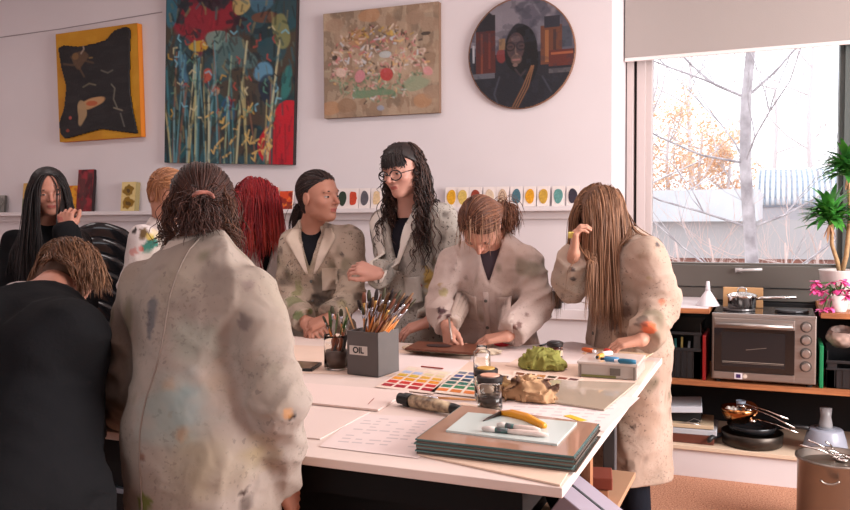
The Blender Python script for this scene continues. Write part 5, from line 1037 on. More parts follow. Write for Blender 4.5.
for i, (px, py) in enumerate(KN):
    tip = onY(px, py, jp.y + g.uniform(-.02, .02)); a_ = i * 2.4; base = Vector((jp.x + .024 * math.cos(a_), jp.y + .024 * math.sin(a_), TZ + .03)); d = (tip - base); L = d.length; R = d.normalized().to_track_quat('Z', 'Y').to_matrix().to_4x4(); M = Matrix.Translation(base) @ R
    if i % 3 == 0: brush(base, tip, L, hm[(i // 3) % 4], brm[2], fm[0], .008, f'paintbrush with {cols_b[(i // 3) % 4]} handle standing in the glass tool jar', 'paintbrushes in the glass jar')
    else:
        t = thing('palette_knife', ['', 'palette knife with brown handle and green-smeared blade in the jar', 'palette knife with dark handle and clean steel blade in the jar'][i % 3], 'palette knife', base, ['', 'green smeared palette knives in the jar', 'clean palette knives in the jar'][i % 3])
        MB(M).lathe([(.003, 0), (.007, .02), (.006, L * .5), (.004, L * .55)], n=10).build('handle', hm[3] if i % 3 == 1 else hm[2], t, True); MB(M).prism([(-.0, 0)], 0, 0) if False else None
        MB(M).add([(x, y, z) for y in (-.0006, .0006) for x, z in ((-.003, L * .55), (.003, L * .55), (.009, L * .75), (.006, L * .95), (0, L), (-.006, L * .95), (-.009, L * .75))], [(0, 1, 2, 3, 4, 5, 6), (13, 12, 11, 10, 9, 8, 7)] + [(i_, 7 + i_, 7 + (i_ + 1) % 7, (i_ + 1) % 7) for i_ in range(7)]).build('blade', green if i % 3 == 1 else kb, t)
# tray / tablet left of the jar
q = Tp(305, 368); tt = thing('phone', 'dark flat phone with a reflecting screen lying left of the tool jar', 'phone', (q.x, q.y, TZ + .001)); xy = quad([(288, 363), (322, 365), (312, 372), (280, 371)])
MB().prism(xy[::-1], TZ + .0011, TZ + .011).build('case', blk, tt, bevel=.001); cx_ = sum(p[0] for p in xy) / 4; cy_ = sum(p[1] for p in xy) / 4
MB().prism([(cx_ + (x - cx_) * .88, cy_ + (y - cy_) * .88) for x, y in xy][::-1], TZ + .011, TZ + .0116).build('screen', mat('screen_tan', S(120, 92, 76), .1), tt)
# jars in the middle
def lidded(px, py, r, h, lab, lidc, topc_, liq, neck=None, liqh=.4, glass=gj):
    q = Tp(px, py); q.z = TZ + .0055 if False else TZ + .0030; t = thing('glass_jar', lab, 'jar', q); jar(t, q.x, q.y, q.z, r, h, glass, neck)
    if liq: MB().lathe([(r - .0035, .0075), (r - .0035, h * liqh), (0, h * liqh + .0005)], q, 24).build('liquid', liq, t, True)
    if lidc:
        l_ = MB().lathe([(r * 1.04, h - .004), (r * 1.06, h + .001), (r * 1.06, h + .010), (r * .98, h + .012), (0, h + .0122)], q, 28).build('lid', lidc, t, False)
        MB().lathe([(r * .78, h + .0122), (r * .76, h + .015), (0, h + .0155)], q, 24).build('lid_disc', topc_, l_)
    return t, q
rimb = mat('rim_black', S(34, 28, 28), .4)
lidded(490, 411, .036, .088, 'short lidded glass jar with dark liquid, nearest jar on the table', rimb, mat('lid_pink', S(214, 160, 136), .5), mat('dark_liquid', S(50, 36, 34), .2), liqh=.45)
lidded(486, 400, .035, .082, 'glass jar with black and yellow lid just behind the nearest jar', rimb, mat('lid_yellow', S(196, 150, 70), .5), mat('pale_liquid', S(170, 140, 120), .3), liqh=.55)
t, q = lidded(482, 386, .028, .130, 'tall clear empty bottle behind the lidded jars', None, None, None, neck=.015)
MB().lathe([(.0165, .120), (.0175, .125), (.0165, .131)], q, 20, close=False).build('mouth_ring', gj, t, True)
t, q = lidded(555, 359, .030, .052, 'dark brown jar with black lid behind the green cloth', rimb, mat('lid_dark', S(36, 34, 36), .4), mat('brown_paint', S(104, 52, 40), .3), liqh=.9)
MB().lathe([(.0306, .012), (.0306, .034)], q, 28, close=False).build('label', mat('label_tan', S(180, 160, 140), .6), t)
# cloth and crumpled paper
def crumple(name, px, py, r, col, lab, cat, seed, h=.006, amp=.010, col2=None):
    q = Tp(px, py); c = A((q.x, q.y, TZ + .004)); 
    def f(p):
        d = sd_ell(c + A((0, 0, r[2] * .2)), r)(p); z = p * 22; w_ = np.stack([noise(p * 30, seed), noise(p * 30, seed + 1), noise(p * 30, seed + 2)], 1)
        return np.maximum(d - amp * (1 - 2 * np.abs(noise(z + w_, seed + 3))) - amp * .6 * (1 - 2 * np.abs(noise(z * 2.1 + w_, seed + 5))), TZ + .004 - p[:, 2])
    V, F = nets(f, c - A((r[0] + .04, r[1] + .04, .02)), c + A((r[0] + .04, r[1] + .04, r[2] * 1.3 + .04)), .0032); n = noise(V * 26, seed + 9)[:, None]
    cc = A(S(*col)) * (1 + .15 * n)
    if col2: m = np.clip((noise(V * 18, seed + 12)[:, None] - .0) * 5, 0, 1); cc = cc * (1 - m) + A(S(*col2)) * m
    o = link_mesh(name, V, F, colmat('rag', .85, .15, bump=.2, bscale=200), None, True, cc); return tag(o, lab, cat)
crumple('rag', 543, 369, (.074, .048, .052), (138, 136, 72), 'crumpled olive green cloth in the middle of the table', 'cloth', 3, amp=.015)
crumple('crumpled_paper', 530, 400, (.070, .044, .036), (186, 148, 112), 'crumpled tan paper with dark paint in front of the green cloth', 'paper', 14, amp=.022, col2=(84, 60, 48))
crumple('crumpled_paper', 508, 392, (.026, .02, .03), (196, 160, 110), 'small crumpled tan scrap between the jars and the larger crumple', 'paper', 21, amp=.010, col2=(120, 90, 60))
# clear plastic box with paint tubes on top
q0, q1, q2 = Tp(578, 377), Tp(637, 381), Tp(643, 368); ex = (q1 - q0); wv = ex.length; ex.normalize(); ey = Vector((-ex.y, ex.x, 0)); M = Matrix.Translation((q0 + ex * wv / 2)) @ Matrix(((ex.x, ey.x, 0), (ex.y, ey.y, 0), (0, 0, 1))).to_4x4(); hb_ = onY(608, 365, q0.y).z - TZ; hb_ = .056
cb = thing('clear_box', 'low clear plastic box of papers with a label on its front', 'box', q0 + ex * wv / 2 + ey * .1); cb_m = mat('clear_plastic', S(196, 186, 178), .15, trans=.3, ior=1.15); dB = .20
MB(M).box(-wv / 2, wv / 2, 0, dB, .002, hb_ * .86).build('tray', cb_m, cb, bevel=.003); MB(M).box(-wv / 2 - .003, wv / 2 + .003, -.003, dB + .003, hb_ * .84, hb_).build('lid', mat('lid_clear', S(208, 194, 186), .2), cb, bevel=.002)
MB(M).box(.01, .045, -.0045, -.0035, hb_ * .25, hb_ * .68).build('label', mat('label_grey', S(96, 88, 80), .5), cb); MB(M).box(-wv / 2 + .01, -.0 + .03, -.002, -.0005, .004, .012).build('green_strip', mat('green_strip', S(110, 110, 60), .5), cb)
MB(M).box(-wv / 2 + .006, -wv / 2 + .012, -.004, -.001, .0, hb_ * .8).box(wv / 2 - .012, wv / 2 - .006, -.004, -.001, .0, hb_ * .8).build('rib', mat('rib_grey', S(120, 108, 100), .4), cb)
zt_ = TZ + hb_ 
tc_ = [((195, 90, 40), 'orange'), ((60, 120, 160), 'blue'), ((30, 100, 130), 'teal'), ((226, 220, 210), 'white'), ((190, 50, 40), 'red'), ((214, 150, 60), 'yellow')]
for i, (c, nm) in enumerate(tc_):
    px, py = [(593, 353), (604, 361), (618, 363), (602, 356), (610, 354), (598, 359)][i]; q = onZ(px, py, zt_ + .002 + .001); a_ = [2.6, .1, -.05, .9, 2.2, 1.4][i]; L_ = [.05, .05, .06, .045, .04, .045][i]
    t = thing('paint_tube', f'{nm} squeezed paint tube lying on the clear plastic box', 'paint tube', (q.x, q.y, zt_), 'small paint tubes on the clear box'); M2 = Matrix.Translation((q.x, q.y, zt_ + .010 + .0005)) @ Matrix.Rotation(a_, 4, 'Z') @ Matrix.Rotation(math.pi / 2, 4, 'Y')
    MB(M2).lathe([(.004, -.0), (.009, .006), (.009, L_ * .7), (.007, L_)], n=12).build('tube_body', mat('tube_' + nm, S(*c), .35), t, True); MB(M2).lathe([(.005, -.012), (.005, .0)], n=10).build('cap', blk if i % 2 else fp, t)
one('cream_card', MB(Matrix.Translation((Tp(612, 357).x, Tp(612, 357).y + .02, TZ + .0025)) @ Matrix.Rotation(-.1, 4, 'Z')).box(-.12, .13, -.02, .13, 0, .003), mat('card_cream', S(232, 196, 164), .6), 'cream card lying behind the clear plastic box', 'card')
# paint tube, brushes, pencil
q = Tp(428, 411); q2_ = Tp(463, 418); q3_ = Tp(399, 405); pd = (q2_ - q3_); L_ = pd.length; t = thing('paint_tube', 'large black capped metal paint tube lying left of the glass stack', 'paint tube', (q3_.x, q3_.y, TZ)); M = Matrix.Translation((q3_.x, q3_.y, TZ + .021)) @ Matrix.Rotation(math.atan2(pd.y, pd.x), 4, 'Z') @ Matrix.Rotation(math.pi / 2, 4, 'Y')
MB(M).lathe([(.012, 0), (.0165, .003), (.0165, .022), (.014, .024), (.020, .026), (.020, .045), (.017, .047)], n=20).build('cap', blk, t, False)
im_ = MB(M); im_.lathe([(.012, .045), (.0195, .055), (.0195, L_ * .6), (.015, L_ * .85)], n=20); im_.build('tube_body', mat('tube_label', S(196, 172, 140), .35, col2=S(80, 62, 50), vscale=45), t, True)
MB(M).lathe([(.0150, L_ * .80), (.0155, L_ * .86), (.010, L_), (.006, L_ * 1.02)], n=20).build('tube_end', blk, t, True)
brush(Tp(476, 400, TZ + .006), Tp(424, 397, TZ + .011), (Tp(476, 400) - Tp(424, 397)).length, hm[1], kb, fm[0], .010, 'paintbrush with steel clip lying before the colour charts', None)
brush(Tp(548, 343, TZ + .006), Tp(515, 355, TZ + .006), .14, hm[2], brm[0], fm[1], .006, 'dark thin paintbrush lying beside the green cloth', None)
one('red_marker', MB().tube([Tp(374, 399, TZ + .005), Tp(368, 405, TZ + .005)], .003, 8), mat('red_stick', S(150, 56, 46), .5), 'thin reddish stick lying on the board by the black tube', 'stick')
one('red_strip', MB(frame(Tp(432, 368, TZ + .005), -.12)).box(-.045, .045, -.004, .004, 0, .004), mat('red_stick', S(150, 56, 46), .5), 'thin dark red strip along the top of the yellow and red chart', 'strip')
# glass stack
gs = [(452, 397), (601, 424), (576, 461), (417, 442)]
def shrink(pts, k, dx=0, dy=0): cx = sum(p[0] for p in pts) / 4; cy = sum(p[1] for p in pts) / 4; return [((x - cx) * k + cx + dx, (y - cy) * k + cy + dy) for x, y in pts]
ZT_ = TZ + .0055 + 8 * .0042; gs = [(462, 405), (600, 424), (575, 457), (415, 439)]; xy = [(onZ(*p_, ZT_).x, onZ(*p_, ZT_).y) for p_ in gs][::-1]; g = random.Random(8); ge = mat('glass_edge_teal', S(78, 112, 110), .12, spec=.7); gd = mat('glass_edge_dark', S(84, 72, 64), .2, spec=.6); gbrown = mat('glass_top_brown', S(164, 128, 108), .06, spec=.8)
one('cream_board', MB().prism(shrink(quad([(462, 404), (596, 432), (560, 487), (418, 456)])[::-1], 1.0), TZ + .001, TZ + .005), mat('card_cream2', S(222, 194, 172), .7), 'cream board under the stack of glass sheets', 'board')
n_ = 8
for k in range(n_):
    z0 = TZ + .0055 + k * .0042; cc = gbrown if k == n_ - 1 else (ge if k % 2 else gd); p4 = shrink(xy, 1 - g.uniform(0, .02), g.uniform(-.004, .004), g.uniform(-.004, .004))
    t = thing('glass_sheet', ['dark glass sheet at the bottom of the glass stack', 'teal edged glass sheet, second from the bottom of the stack', 'dark glass sheet, third from the bottom of the stack', 'teal edged glass sheet, fourth from the bottom of the stack', 'dark glass sheet, fifth from the bottom of the stack', 'teal edged glass sheet, third from the top of the stack', 'dark glass sheet just below the topmost brown one', 'brown tinted glass sheet topmost of the stack'][k], 'glass', (sum(p[0] for p in p4) / 4, sum(p[1] for p in p4) / 4, z0), 'stacked glass sheets at the table corner')
    MB().prism(p4, z0, z0 + .0036).build('pane', ge if k == n_ - 1 else cc, t)
    if k == n_ - 1: MB().prism(shrink(p4, .985), z0 + .0036, z0 + .0040).build('tinted_face', gbrown, t)
ztop = TZ + .0055 + n_ * .0042
pts = [onZ(x, y, ztop) for x, y in [(468, 414), (577, 424), (557, 446), (446, 432)]]; one('palette_glass', MB().prism([(p.x, p.y) for p in pts][::-1], ztop, ztop + .005), mat('palette_pale', S(196, 208, 204), .12, spec=.6), 'pale grey-green glass palette on top of the glass stack', 'palette')
zp = ztop + .005
def onp(px, py, dz=.006): return onZ(px, py, zp + dz)
t = thing('palette_knife', 'yellow-orange curved plastic scraper on the pale glass palette', 'scraper', onp(518, 419, 0)); mb = MB()
hd = [onp(501, 413), onp(512, 414), onp(526, 417.5), onp(544, 426)]; mb.tube(hd, [.006, .012, .012, .0085], 12); mb.build('handle', mat('handle_yellow', S(216, 144, 32), .35), t, True); MB().tube([onp(501, 413), onp(487, 419, .003), onp(483, 421, .002)], [.006, .003, .001], 8).build('blade', mat('dark_steel', S(60, 48, 44), .3, .8), t, True)
whp = mat('handle_white_gloss', S(224, 204, 194), .3)
for k, (a0, a1, lab) in enumerate([((548, 435), (482, 428.5), 'white handled flat brush, nearest on the pale glass palette'), ((540, 430), (497, 424.5), 'white handled flat brush, behind the other on the glass palette')]):
    p0, p1 = onp(*a0), onp(*a1); t = thing('paintbrush', lab, 'paintbrush', p0, 'white handled brushes on the glass palette'); d = p1 - p0
    MB().tube([p0, p0 + d * .15, p0 + d * .45, p0 + d * .62], [.004, .0075, .007, .005], 10).build('handle', whp, t, True); MB().tube([p0 + d * .6, p0 + d * .8], [.0065, .007], 10).build('ferrule', mat('ferrule_stained', S(110, 84, 96), .3, .5, col2=S(60, 120, 110), vscale=60), t, True); MB().tube([p0 + d * .79, p0 + d * .9, p0 + d], [.007, .008, .004], 10).build('bristles', mat('bristle_pale', S(206, 196, 190), .8), t, True)
# drawing plate in front of the bowed person
dp = [(415, 344), (475, 347), (480, 355), (412, 352)]; cl = [(398, 345), (488, 343), (500, 362), (398, 358)]
crumple('canvas_cloth', 450, 352, (.21, .08, .013), (200, 182, 160), 'folded beige cloth under the brown drawing plate', 'cloth', 33, amp=.005)
pts = [onZ(x, y, TZ + .030) for x, y in [(418, 341), (478, 344), (474, 353), (405, 348)]]; t = thing('printing_plate', 'brown drawing plate before the bowed person', 'plate', (pts[0] + pts[2]) / 2)
MB().prism([(p.x, p.y) for p in pts][::-1], TZ + .022, TZ + .030).build('plate', mat('plate_brown', S(110, 62, 44), .4, var=.3, vscale=12), t)
m_c = (pts[0] + pts[1] + pts[2] + pts[3]) / 4; MB().lathe([(.05, .030), (.055, .033), (.0, .034)], (m_c.x - .02, m_c.y, TZ), 24, sy=.6).build('dark_blot', mat('blot', S(34, 28, 32), .4), t)
q = Tp(502, 344, TZ + .012); one('red_eraser', MB(frame(q, .3)).ball((0, 0, 0), (.035, .018, .011), 16, 10), mat('bright_red', S(196, 30, 50), .45), 'small bright red lump beside the bowed person\'s hand', 'eraser', smooth=True)
# black stacking chairs at the far left
def chair_shell():
    t = thing('stacking_chair', 'x', 'chair', (0, 0, 0), 'black stacking chairs by the wall'); V = []; nu, nv = 15, 18
    for j in range(nv):
        s_ = j / (nv - 1)
        for i in range(nu):
            u = (i / (nu - 1) - .5) * 2
            if s_ < .5: y = -.20 + .42 * (s_ / .5); z = .44 - .02 * math.sin(s_ / .5 * math.pi) + .03 * abs(u) ** 3; hw = .23
            else: q_ = (s_ - .5) / .5; y = .22 + .10 * q_ + .02 * math.sin(q_ * 3.14) - .03 * (1 - u * u) * 0 ; z = .44 + .40 * q_ ** .9; hw = .24 * (1 - .35 * max(0, q_ - .75) / .25 * abs(1)) ; z -= .05 * u * u * q_
            V.append((u * hw, y + (-.04 * u * u if s_ > .5 else 0), z))
    F = [(j * nu + i, j * nu + i + 1, (j + 1) * nu + i + 1, (j + 1) * nu + i) for j in range(nv - 1) for i in range(nu - 1)]
    link_mesh('shell', V, F, mat('chair_black', S(22, 22, 25), .18, coat=.5), t, True, solid=.012)
    for sx in (-1, 1):
        for sy, yy_ in ((-1, -.17), (1, .17)): MB().tube([(sx * .20, yy_, .42), (sx * .24, yy_ + sy * .05, 0.0)], .010, 8).build('leg', mat('chair_leg', S(60, 60, 64), .3, .8), t, True)
    return t
cp = onY(112, 260, 4.22); c0_ = chair_shell(); nC = 7
names = ['lowest in', 'second from the bottom of', 'third from the bottom of', 'middle one of', 'third from the top of', 'second from the top of', 'topmost of']
for k in range(nC):
    c = c0_ if k == 0 else copy_tree(c0_); c.location = (cp.x + .003 * k, cp.y - .1 + .022 * k, .095 * k); c.rotation_euler = (0, 0, math.radians(204)); c['label'] = f'black glossy stacking chair, {names[k]} the stack by the wall'
    WL[c.name] = Vector(c.location)
# ---------------------------------------------------------------- the people
J = onY
COATC = (196, 180, 168)
def stain(px, py, Y, r, col, a=.8, *e): return (A(J(px, py, Y)), r, col, a, *e)
# the person in the foreground, seen from behind
P = Fig('person seen from behind in a paint-stained cream coat, brown hair clipped up', J(203, 208, 1.66), cv(-.05, -.35, -1), J(200, 250, 1.60), J(249, 292, 1.55), J(148, 289, 1.55), J(203, 430, 1.50), size=.86, skin=(190, 134, 112))
P.set_arm(-1, J(280, 402, 1.50), J(280, 486, 1.60), dict(d=(.1, .6, -.7), n=(.9, 0, .3)))
P.set_arm(1, J(126, 385, 1.54), J(130, 428, 1.80), dict(d=(.1, .9, -.2), n=(0, .2, .9)))
P.body(); P.legs((40, 40, 46), shape=(.080, .065, .058))
st = [stain(190, 330, 1.42, .075, (120, 128, 116), .45), stain(165, 395, 1.42, .09, (116, 138, 134), .5, (1, 1, 1.3)), stain(178, 258 + 40, 1.42, .05, (110, 96, 90), .5), stain(210, 275, 1.42, .05, (120, 108, 100), .45), stain(146, 320, 1.42, .03, (80, 84, 92), .7, (.6, 1, 1.6)), stain(240, 320, 1.42, .02, (90, 80, 80), .6), stain(176, 438, 1.40, .022, (160, 112, 76), .5), stain(165, 378, 1.40, .02, (168, 130, 96), .4), stain(262, 455, 1.42, .06, (150, 130, 80), .5), stain(205, 470, 1.42, .10, (150, 136, 104), .4), stain(295, 422, 1.42, .009, (24, 24, 30), 1), stain(293, 416, 1.42, .014, (200, 140, 80), .6), stain(246, 497, 1.40, .012, (50, 30, 28), .9, (1.6, 1, .7)), stain(139, 508, 1.40, .022, (96, 110, 30), .8), stain(135, 455, 1.42, .010, (120, 70, 50), .7), stain(250, 280, 1.45, .02, (110, 90, 90), .5), stain(225, 380, 1.42, .05, (150, 120, 90), .3), stain(185, 400, 1.40, .06, (110, 136, 140), .4)]
coat, f = P.garment('coat', zmin=.18, prims=P.torso(0.014, (.18,), 1.28) + P.sleeves(.006, r=(.068, .062, .054), bag=.01), h=.0075, color=(154, 141, 131), fold=.0065, stains=st, spots=.10, seed=3, vstretch=1.1, tint=.1)
P.collar((200, 184, 172), stand=.02, rad=.074, drop=.035, open_=50, seed=3)
zs = [P.pel + P.U * t for t in np.linspace(.62, -.30, 26)]
def seam(fig, f, pts, r=.0022, back=True, name='seam', col=(132, 118, 108)):
    D = fig.F if back else -fig.F; V = np.array(pts) - D * .35
    for _ in range(60): V = V + D * np.clip(f(V) * .8, -.01, .03)[:, None]
    V = V[np.abs(f(V)) < .02] - D * .0008
    if len(V) > 2: MB().tube([Vector(v) for v in V], r, 5).build(name, mat('seam%d' % col[0], S(*col), .9), fig.root, True)
seam(P, f, [z + P.L * .03 for z in zs]); seam(P, f, [P.pel + P.U * .52 + P.L * a for a in np.linspace(-.11, .11, 20)], .0018)
cp_ = J(203, 193, 1.6)
P.hair((52, 32, 27), 420, .34, .0040, f, part=0, side=.3, backw=.4, tie=J(200, 205, 1.555), tail=dict(n=120, len=.092, dir=(0, -.35, .1), spread=.55, mess=.13, g=1.0), color2=(84, 50, 40), vol=.010, curl=.004, curlf=9, steps=18, seed=1, dens=4.2, thin=.36)
P.hair((60, 36, 28), 60, .16, .0034, f, part=0, side=.5, backw=.5, vol=.02, color2=(104, 66, 46), curl=.008, accept=lambda d: d[:, 2] < .1, steps=14, seed=2, dens=4, thin=.36, name='loose_hair', capgrow=-.01)
MB().tube([J(203 + 11 * math.cos(a_), 199 - 7 * math.sin(a_), 1.515 + .012 * math.sin(a_ * 2)) for a_ in np.linspace(.2, 2.9, 9)], [.003, .004, .005, .005, .005, .005, .005, .004, .003], 8).build('hair_clip', mat('clip_brown', S(150, 96, 84), .25), P.root, True)
# bent figure in black
P = Fig('person in a black jumper with short brown hair leaning over, seen from behind', J(68, 277, 1.66), cv(.35, -.75, -.65), J(38, 300, 1.45), J(70, 334, 1.34), J(-27, 330, 1.28), J(22, 530, 1.16), size=.80, skin=(206, 146, 124))
P.set_arm(-1, J(70, 424, 1.38), J(84, 414, 1.66), dict(d=(.5, .8, -.1), n=(0, 0, 1))); P.set_arm(1, J(-30, 430, 1.4), J(0, 420, 1.7), dict(d=(.5, .8, -.1), n=(0, 0, 1)))
P.body(); P.legs((26, 26, 30))
jm, f = P.garment('jumper', P.torso(.02, (.62,), 1.0) + P.sleeves(.012, r=(.075, .066, .05)), .009, (24, 24, 26), .006, None, DARKCL, seed=12, tint=.05, cut=lambda p: .60 - p[:, 2])
V = [A(P.neck) - .045 * P.U + .072 * (math.cos(a_) * P.L * 1.1 + math.sin(a_) * P.F) + P.U * (.022 - .02 * math.sin(a_)) for a_ in np.linspace(0, 6.283, 28)]
MB().tube([Vector(v) for v in V], .007, 8, cap=False).build('shirt_collar', mat('shirt_white', S(190, 176, 172), .8), P.root, True)
P.hair((92, 62, 44), 620, .085, .0032, f, side=.5, backw=.45, vol=.014, color2=(140, 100, 72), grav=.35, steps=9, seed=5, front=.5, curl=.004, curlf=4)
# dark long haired person at the far left
P = Fig('person with long black hair and black top, hand held to the mouth, farthest left', J(49, 192, 2.90), cv(.48, -.25, .82), J(46, 226, 2.95), J(18, 243, 2.92), J(76, 246, 3.0), J(44, 350, 2.98), size=.95, skin=(186, 128, 108), tilt=.05)
P.set_arm(1, J(84, 300, 2.85), J(66, 232, 2.72), dict(d=(-.15, .15, .9), n=(.3, -.9, 0), curl=(45, 50, 30))); P.set_arm(-1, J(8, 305, 2.85), J(40, 318, 2.66), dict(d=(.8, -.3, -.1), n=(0, 0, 1)))
P.body(); P.legs((26, 26, 30)); P.eyes((40, 26, 20), (30, 22, 20))
jm, f = P.garment('black_top', P.torso(.015, (.72,), 1.0) + P.sleeves(.01, r=(.070, .058, .048), cut=-.05) + [(sd_cone(P.neck - .02 * P.U, P.neck + .02 * P.U, .075, .065), .02)], .010, (20, 20, 22), .006, None, DARKCL, seed=22, tint=.05, cut=lambda p: .72 - p[:, 2])
P.hair((22, 17, 18), 420, .52, .0048, f, part=.0, side=.12, backw=.05, vol=.006, color2=(44, 30, 28), seed=6, front=.30, steps=28, capgrow=.010)
# fair haired person half hidden
P = Fig('fair haired person in white coat with green shoulder paint, half hidden behind clipped hair', J(168, 196, 3.05), cv(.55, -.45, .35), J(165, 226, 3.10), J(146, 240, 2.95), J(196, 246, 3.22), J(165, 350, 3.1), size=1.0, skin=(206, 148, 124))
P.set_arm(-1, J(134, 290, 2.90), J(160, 315, 2.78), dict(d=(.8, -.3, -.1), n=(0, 0, 1))); P.set_arm(1, J(205, 300, 3.15), J(190, 318, 3.0), dict(d=(.2, -.9, -.1), n=(0, 0, 1)))
P.body(.006); P.legs((50, 52, 60)); P.eyes((60, 50, 40), (120, 84, 60))
st = [stain(153, 242, 2.86, .050, (40, 110, 96), .95, (.9, 1, .8)), stain(141, 231, 2.86, .030, (90, 66, 26), .95, (.7, 1, 1.3)), stain(133, 228, 2.86, .018, (40, 30, 26), .95), stain(148, 236, 2.86, .02, (190, 160, 60), .8), stain(160, 234, 2.86, .03, (210, 190, 150), .7), stain(131, 252, 2.86, .022, (190, 100, 90), .6), stain(127, 266, 2.86, .014, (176, 60, 60), .8), stain(138, 247, 2.86, .014, (180, 60, 50), .7)]
coat, f = P.garment('coat', zmin=.42, prims=P.torso(0.022, (.42,), 1.05) + P.sleeves(.010, r=(.074, .064, .055), bag=.02), h=.010, color=(202, 190, 186), fold=.007, stains=st, seed=32, spots=.05)
P.collar((214, 200, 196), seed=4)
P.hair((150, 98, 66), 320, .20, .0040, f, side=.3, backw=.5, tie=J(186, 196, 3.16), tail=dict(n=60, len=.2, dir=(.3, .5, -.2)), vol=.010, color2=(186, 130, 90), seed=7, steps=16)
# red haired person
P = Fig('person with long bright red hair in a white coat, head bowed and turned away', J(256, 205, 3.62), cv(.60, -.55, -.35), J(258, 236, 3.68), J(240, 252, 3.58), J(288, 254, 3.76), J(265, 350, 3.72), size=1.1, skin=(206, 150, 130), tilt=-.1)
P.set_arm(-1, J(238, 296, 3.50), J(262, 300, 3.42), dict(d=(.7, -.5, -.1), n=(0, 0, 1))); P.set_arm(1, J(294, 298, 3.70), J(292, 322, 3.50), dict(d=(-.2, -.9, -.1), n=(0, 0, 1)))
P.body(.006); P.legs((50, 52, 60)); P.eyes()
coat, f = P.garment('coat', zmin=.42, prims=P.torso(0.022, (.42,), 1.05) + P.sleeves(.010, r=(.072, .064, .055), bag=.02), h=.010, color=(206, 192, 186), fold=.007, stains=[stain(236, 300, 3.5, .03, (90, 110, 120), .4)], seed=42, spots=.06, cut=P.vcut(width=.06, low=.68))
P.garment('shirt', P.torso(-.004, None), .010, (26, 26, 30), 0, None, DARKCL, seed=43)
P.collar((204, 190, 184), seed=5, low=.02)
P.hair((128, 22, 34), 520, .34, .0048, f, part=-.2, side=.55, backw=.15, vol=.018, color2=(186, 48, 48), seed=8, front=.2, steps=26, capgrow=.010, tipc=(206, 84, 66))
P.hair((116, 26, 32), 46, .46, .0060, f, part=-.2, side=.6, backw=.3, vol=.022, color2=(150, 44, 42), seed=9, curl=.008, accept=lambda d: d[:, 2] < .1, steps=26, name='long_locks', capgrow=-.01)
# girl with the dark ponytail
P = Fig('person with slicked dark ponytail in a stained coat, looking at the one with glasses', J(319, 197, 3.50), cv(.80, -.05, .55), J(313, 226, 3.58), J(293, 243, 3.52), J(350, 241, 3.60), J(322, 345, 3.60), size=1.10, skin=(190, 132, 110), tilt=.06)
P.set_arm(-1, J(287, 300, 3.50), J(306, 322, 3.30), dict(d=(.8, -.35, -.35), n=(-.2, -.4, .8), curl=(35, 35, 20))); P.set_arm(1, J(352, 292, 3.52), J(330, 318, 3.30), dict(d=(-.7, -.4, -.3), n=(.2, -.3, .9), curl=(35, 35, 20)))
P.body(.0036); P.legs((36, 38, 46)); P.eyes((50, 34, 28), (44, 30, 26))
st = [stain(297, 290, 3.45, .04, (110, 116, 60), .6, (.6, 1, 1.8)), stain(300, 315, 3.35, .03, (70, 90, 40), .7), stain(313, 312, 3.3, .025, (80, 100, 40), .7), stain(337, 272, 3.4, .03, (100, 90, 80), .5), stain(330, 300, 3.45, .05, (96, 86, 76), .55), stain(320, 288, 3.45, .07, (84, 74, 66), .75, (.8, 1, 1.3)), stain(334, 275, 3.45, .03, (70, 62, 58), .7), stain(350, 270, 3.45, .03, (110, 100, 88), .6), stain(316, 300, 3.45, .04, (60, 54, 52), .7), stain(292, 300, 3.4, .05, (96, 110, 60), .6), stain(345, 300, 3.4, .04, (120, 110, 70), .5), stain(322, 325, 3.4, .05, (70, 60, 56), .6), stain(305, 270, 3.45, .02, (130, 120, 80), .5), stain(340, 255, 3.5, .012, (70, 60, 60), .8)]
coat, f = P.garment('coat', zmin=.42, prims=P.torso(0.022, (.42,), 1.06) + P.sleeves(.010, r=(.074, .064, .054), bag=.02), h=.009, color=(172, 154, 138), fold=.008, stains=st, seed=52, spots=.32, cut=P.vcut(width=.062, low=.66))
P.garment('shirt', P.torso(-.004, None) + [(sd_cone(P.neck, P.neck + .01 * P.U, .062, .060), .02)], .009, (28, 28, 32), 0, None, DARKCL, seed=53)
P.collar((196, 178, 162), seed=6, low=.015, drop=.055)
HV = np.linalg.norm(P.neck - P.pel)
for sg in (1, -1): P.patch('lapel', f, lambda v, sg=sg: (sg * (.012 + .052 * v), sg * (.022 + .105 * min(1, v * 1.25) - .03 * max(0, v - .8) * 5), HV * (.62 + .36 * v)), 6, (202, 184, 168), .006, .005, seed=6)
for t_ in (.56, .40, .24): P.button(f, .0, HV * t_)
P.patch('pocket', f, lambda v: (.05, .13, HV * (.48 + .18 * v)), 8, (188, 170, 154), .003, .003, seed=8)
P.hair((34, 24, 24), 520, .3, .0034, f, side=.2, backw=.6, tie=J(300, 206, 3.62), tail=dict(n=110, len=.16, dir=(-.5, .3, -.5), spread=.25), color2=(74, 50, 44), vol=.006, seed=10, steps=18, capgrow=.005, front=.80)
MB().ball(J(300, 206, 3.62), (.018, .018, .018)).build('hair_tie', blk, P.root, True)
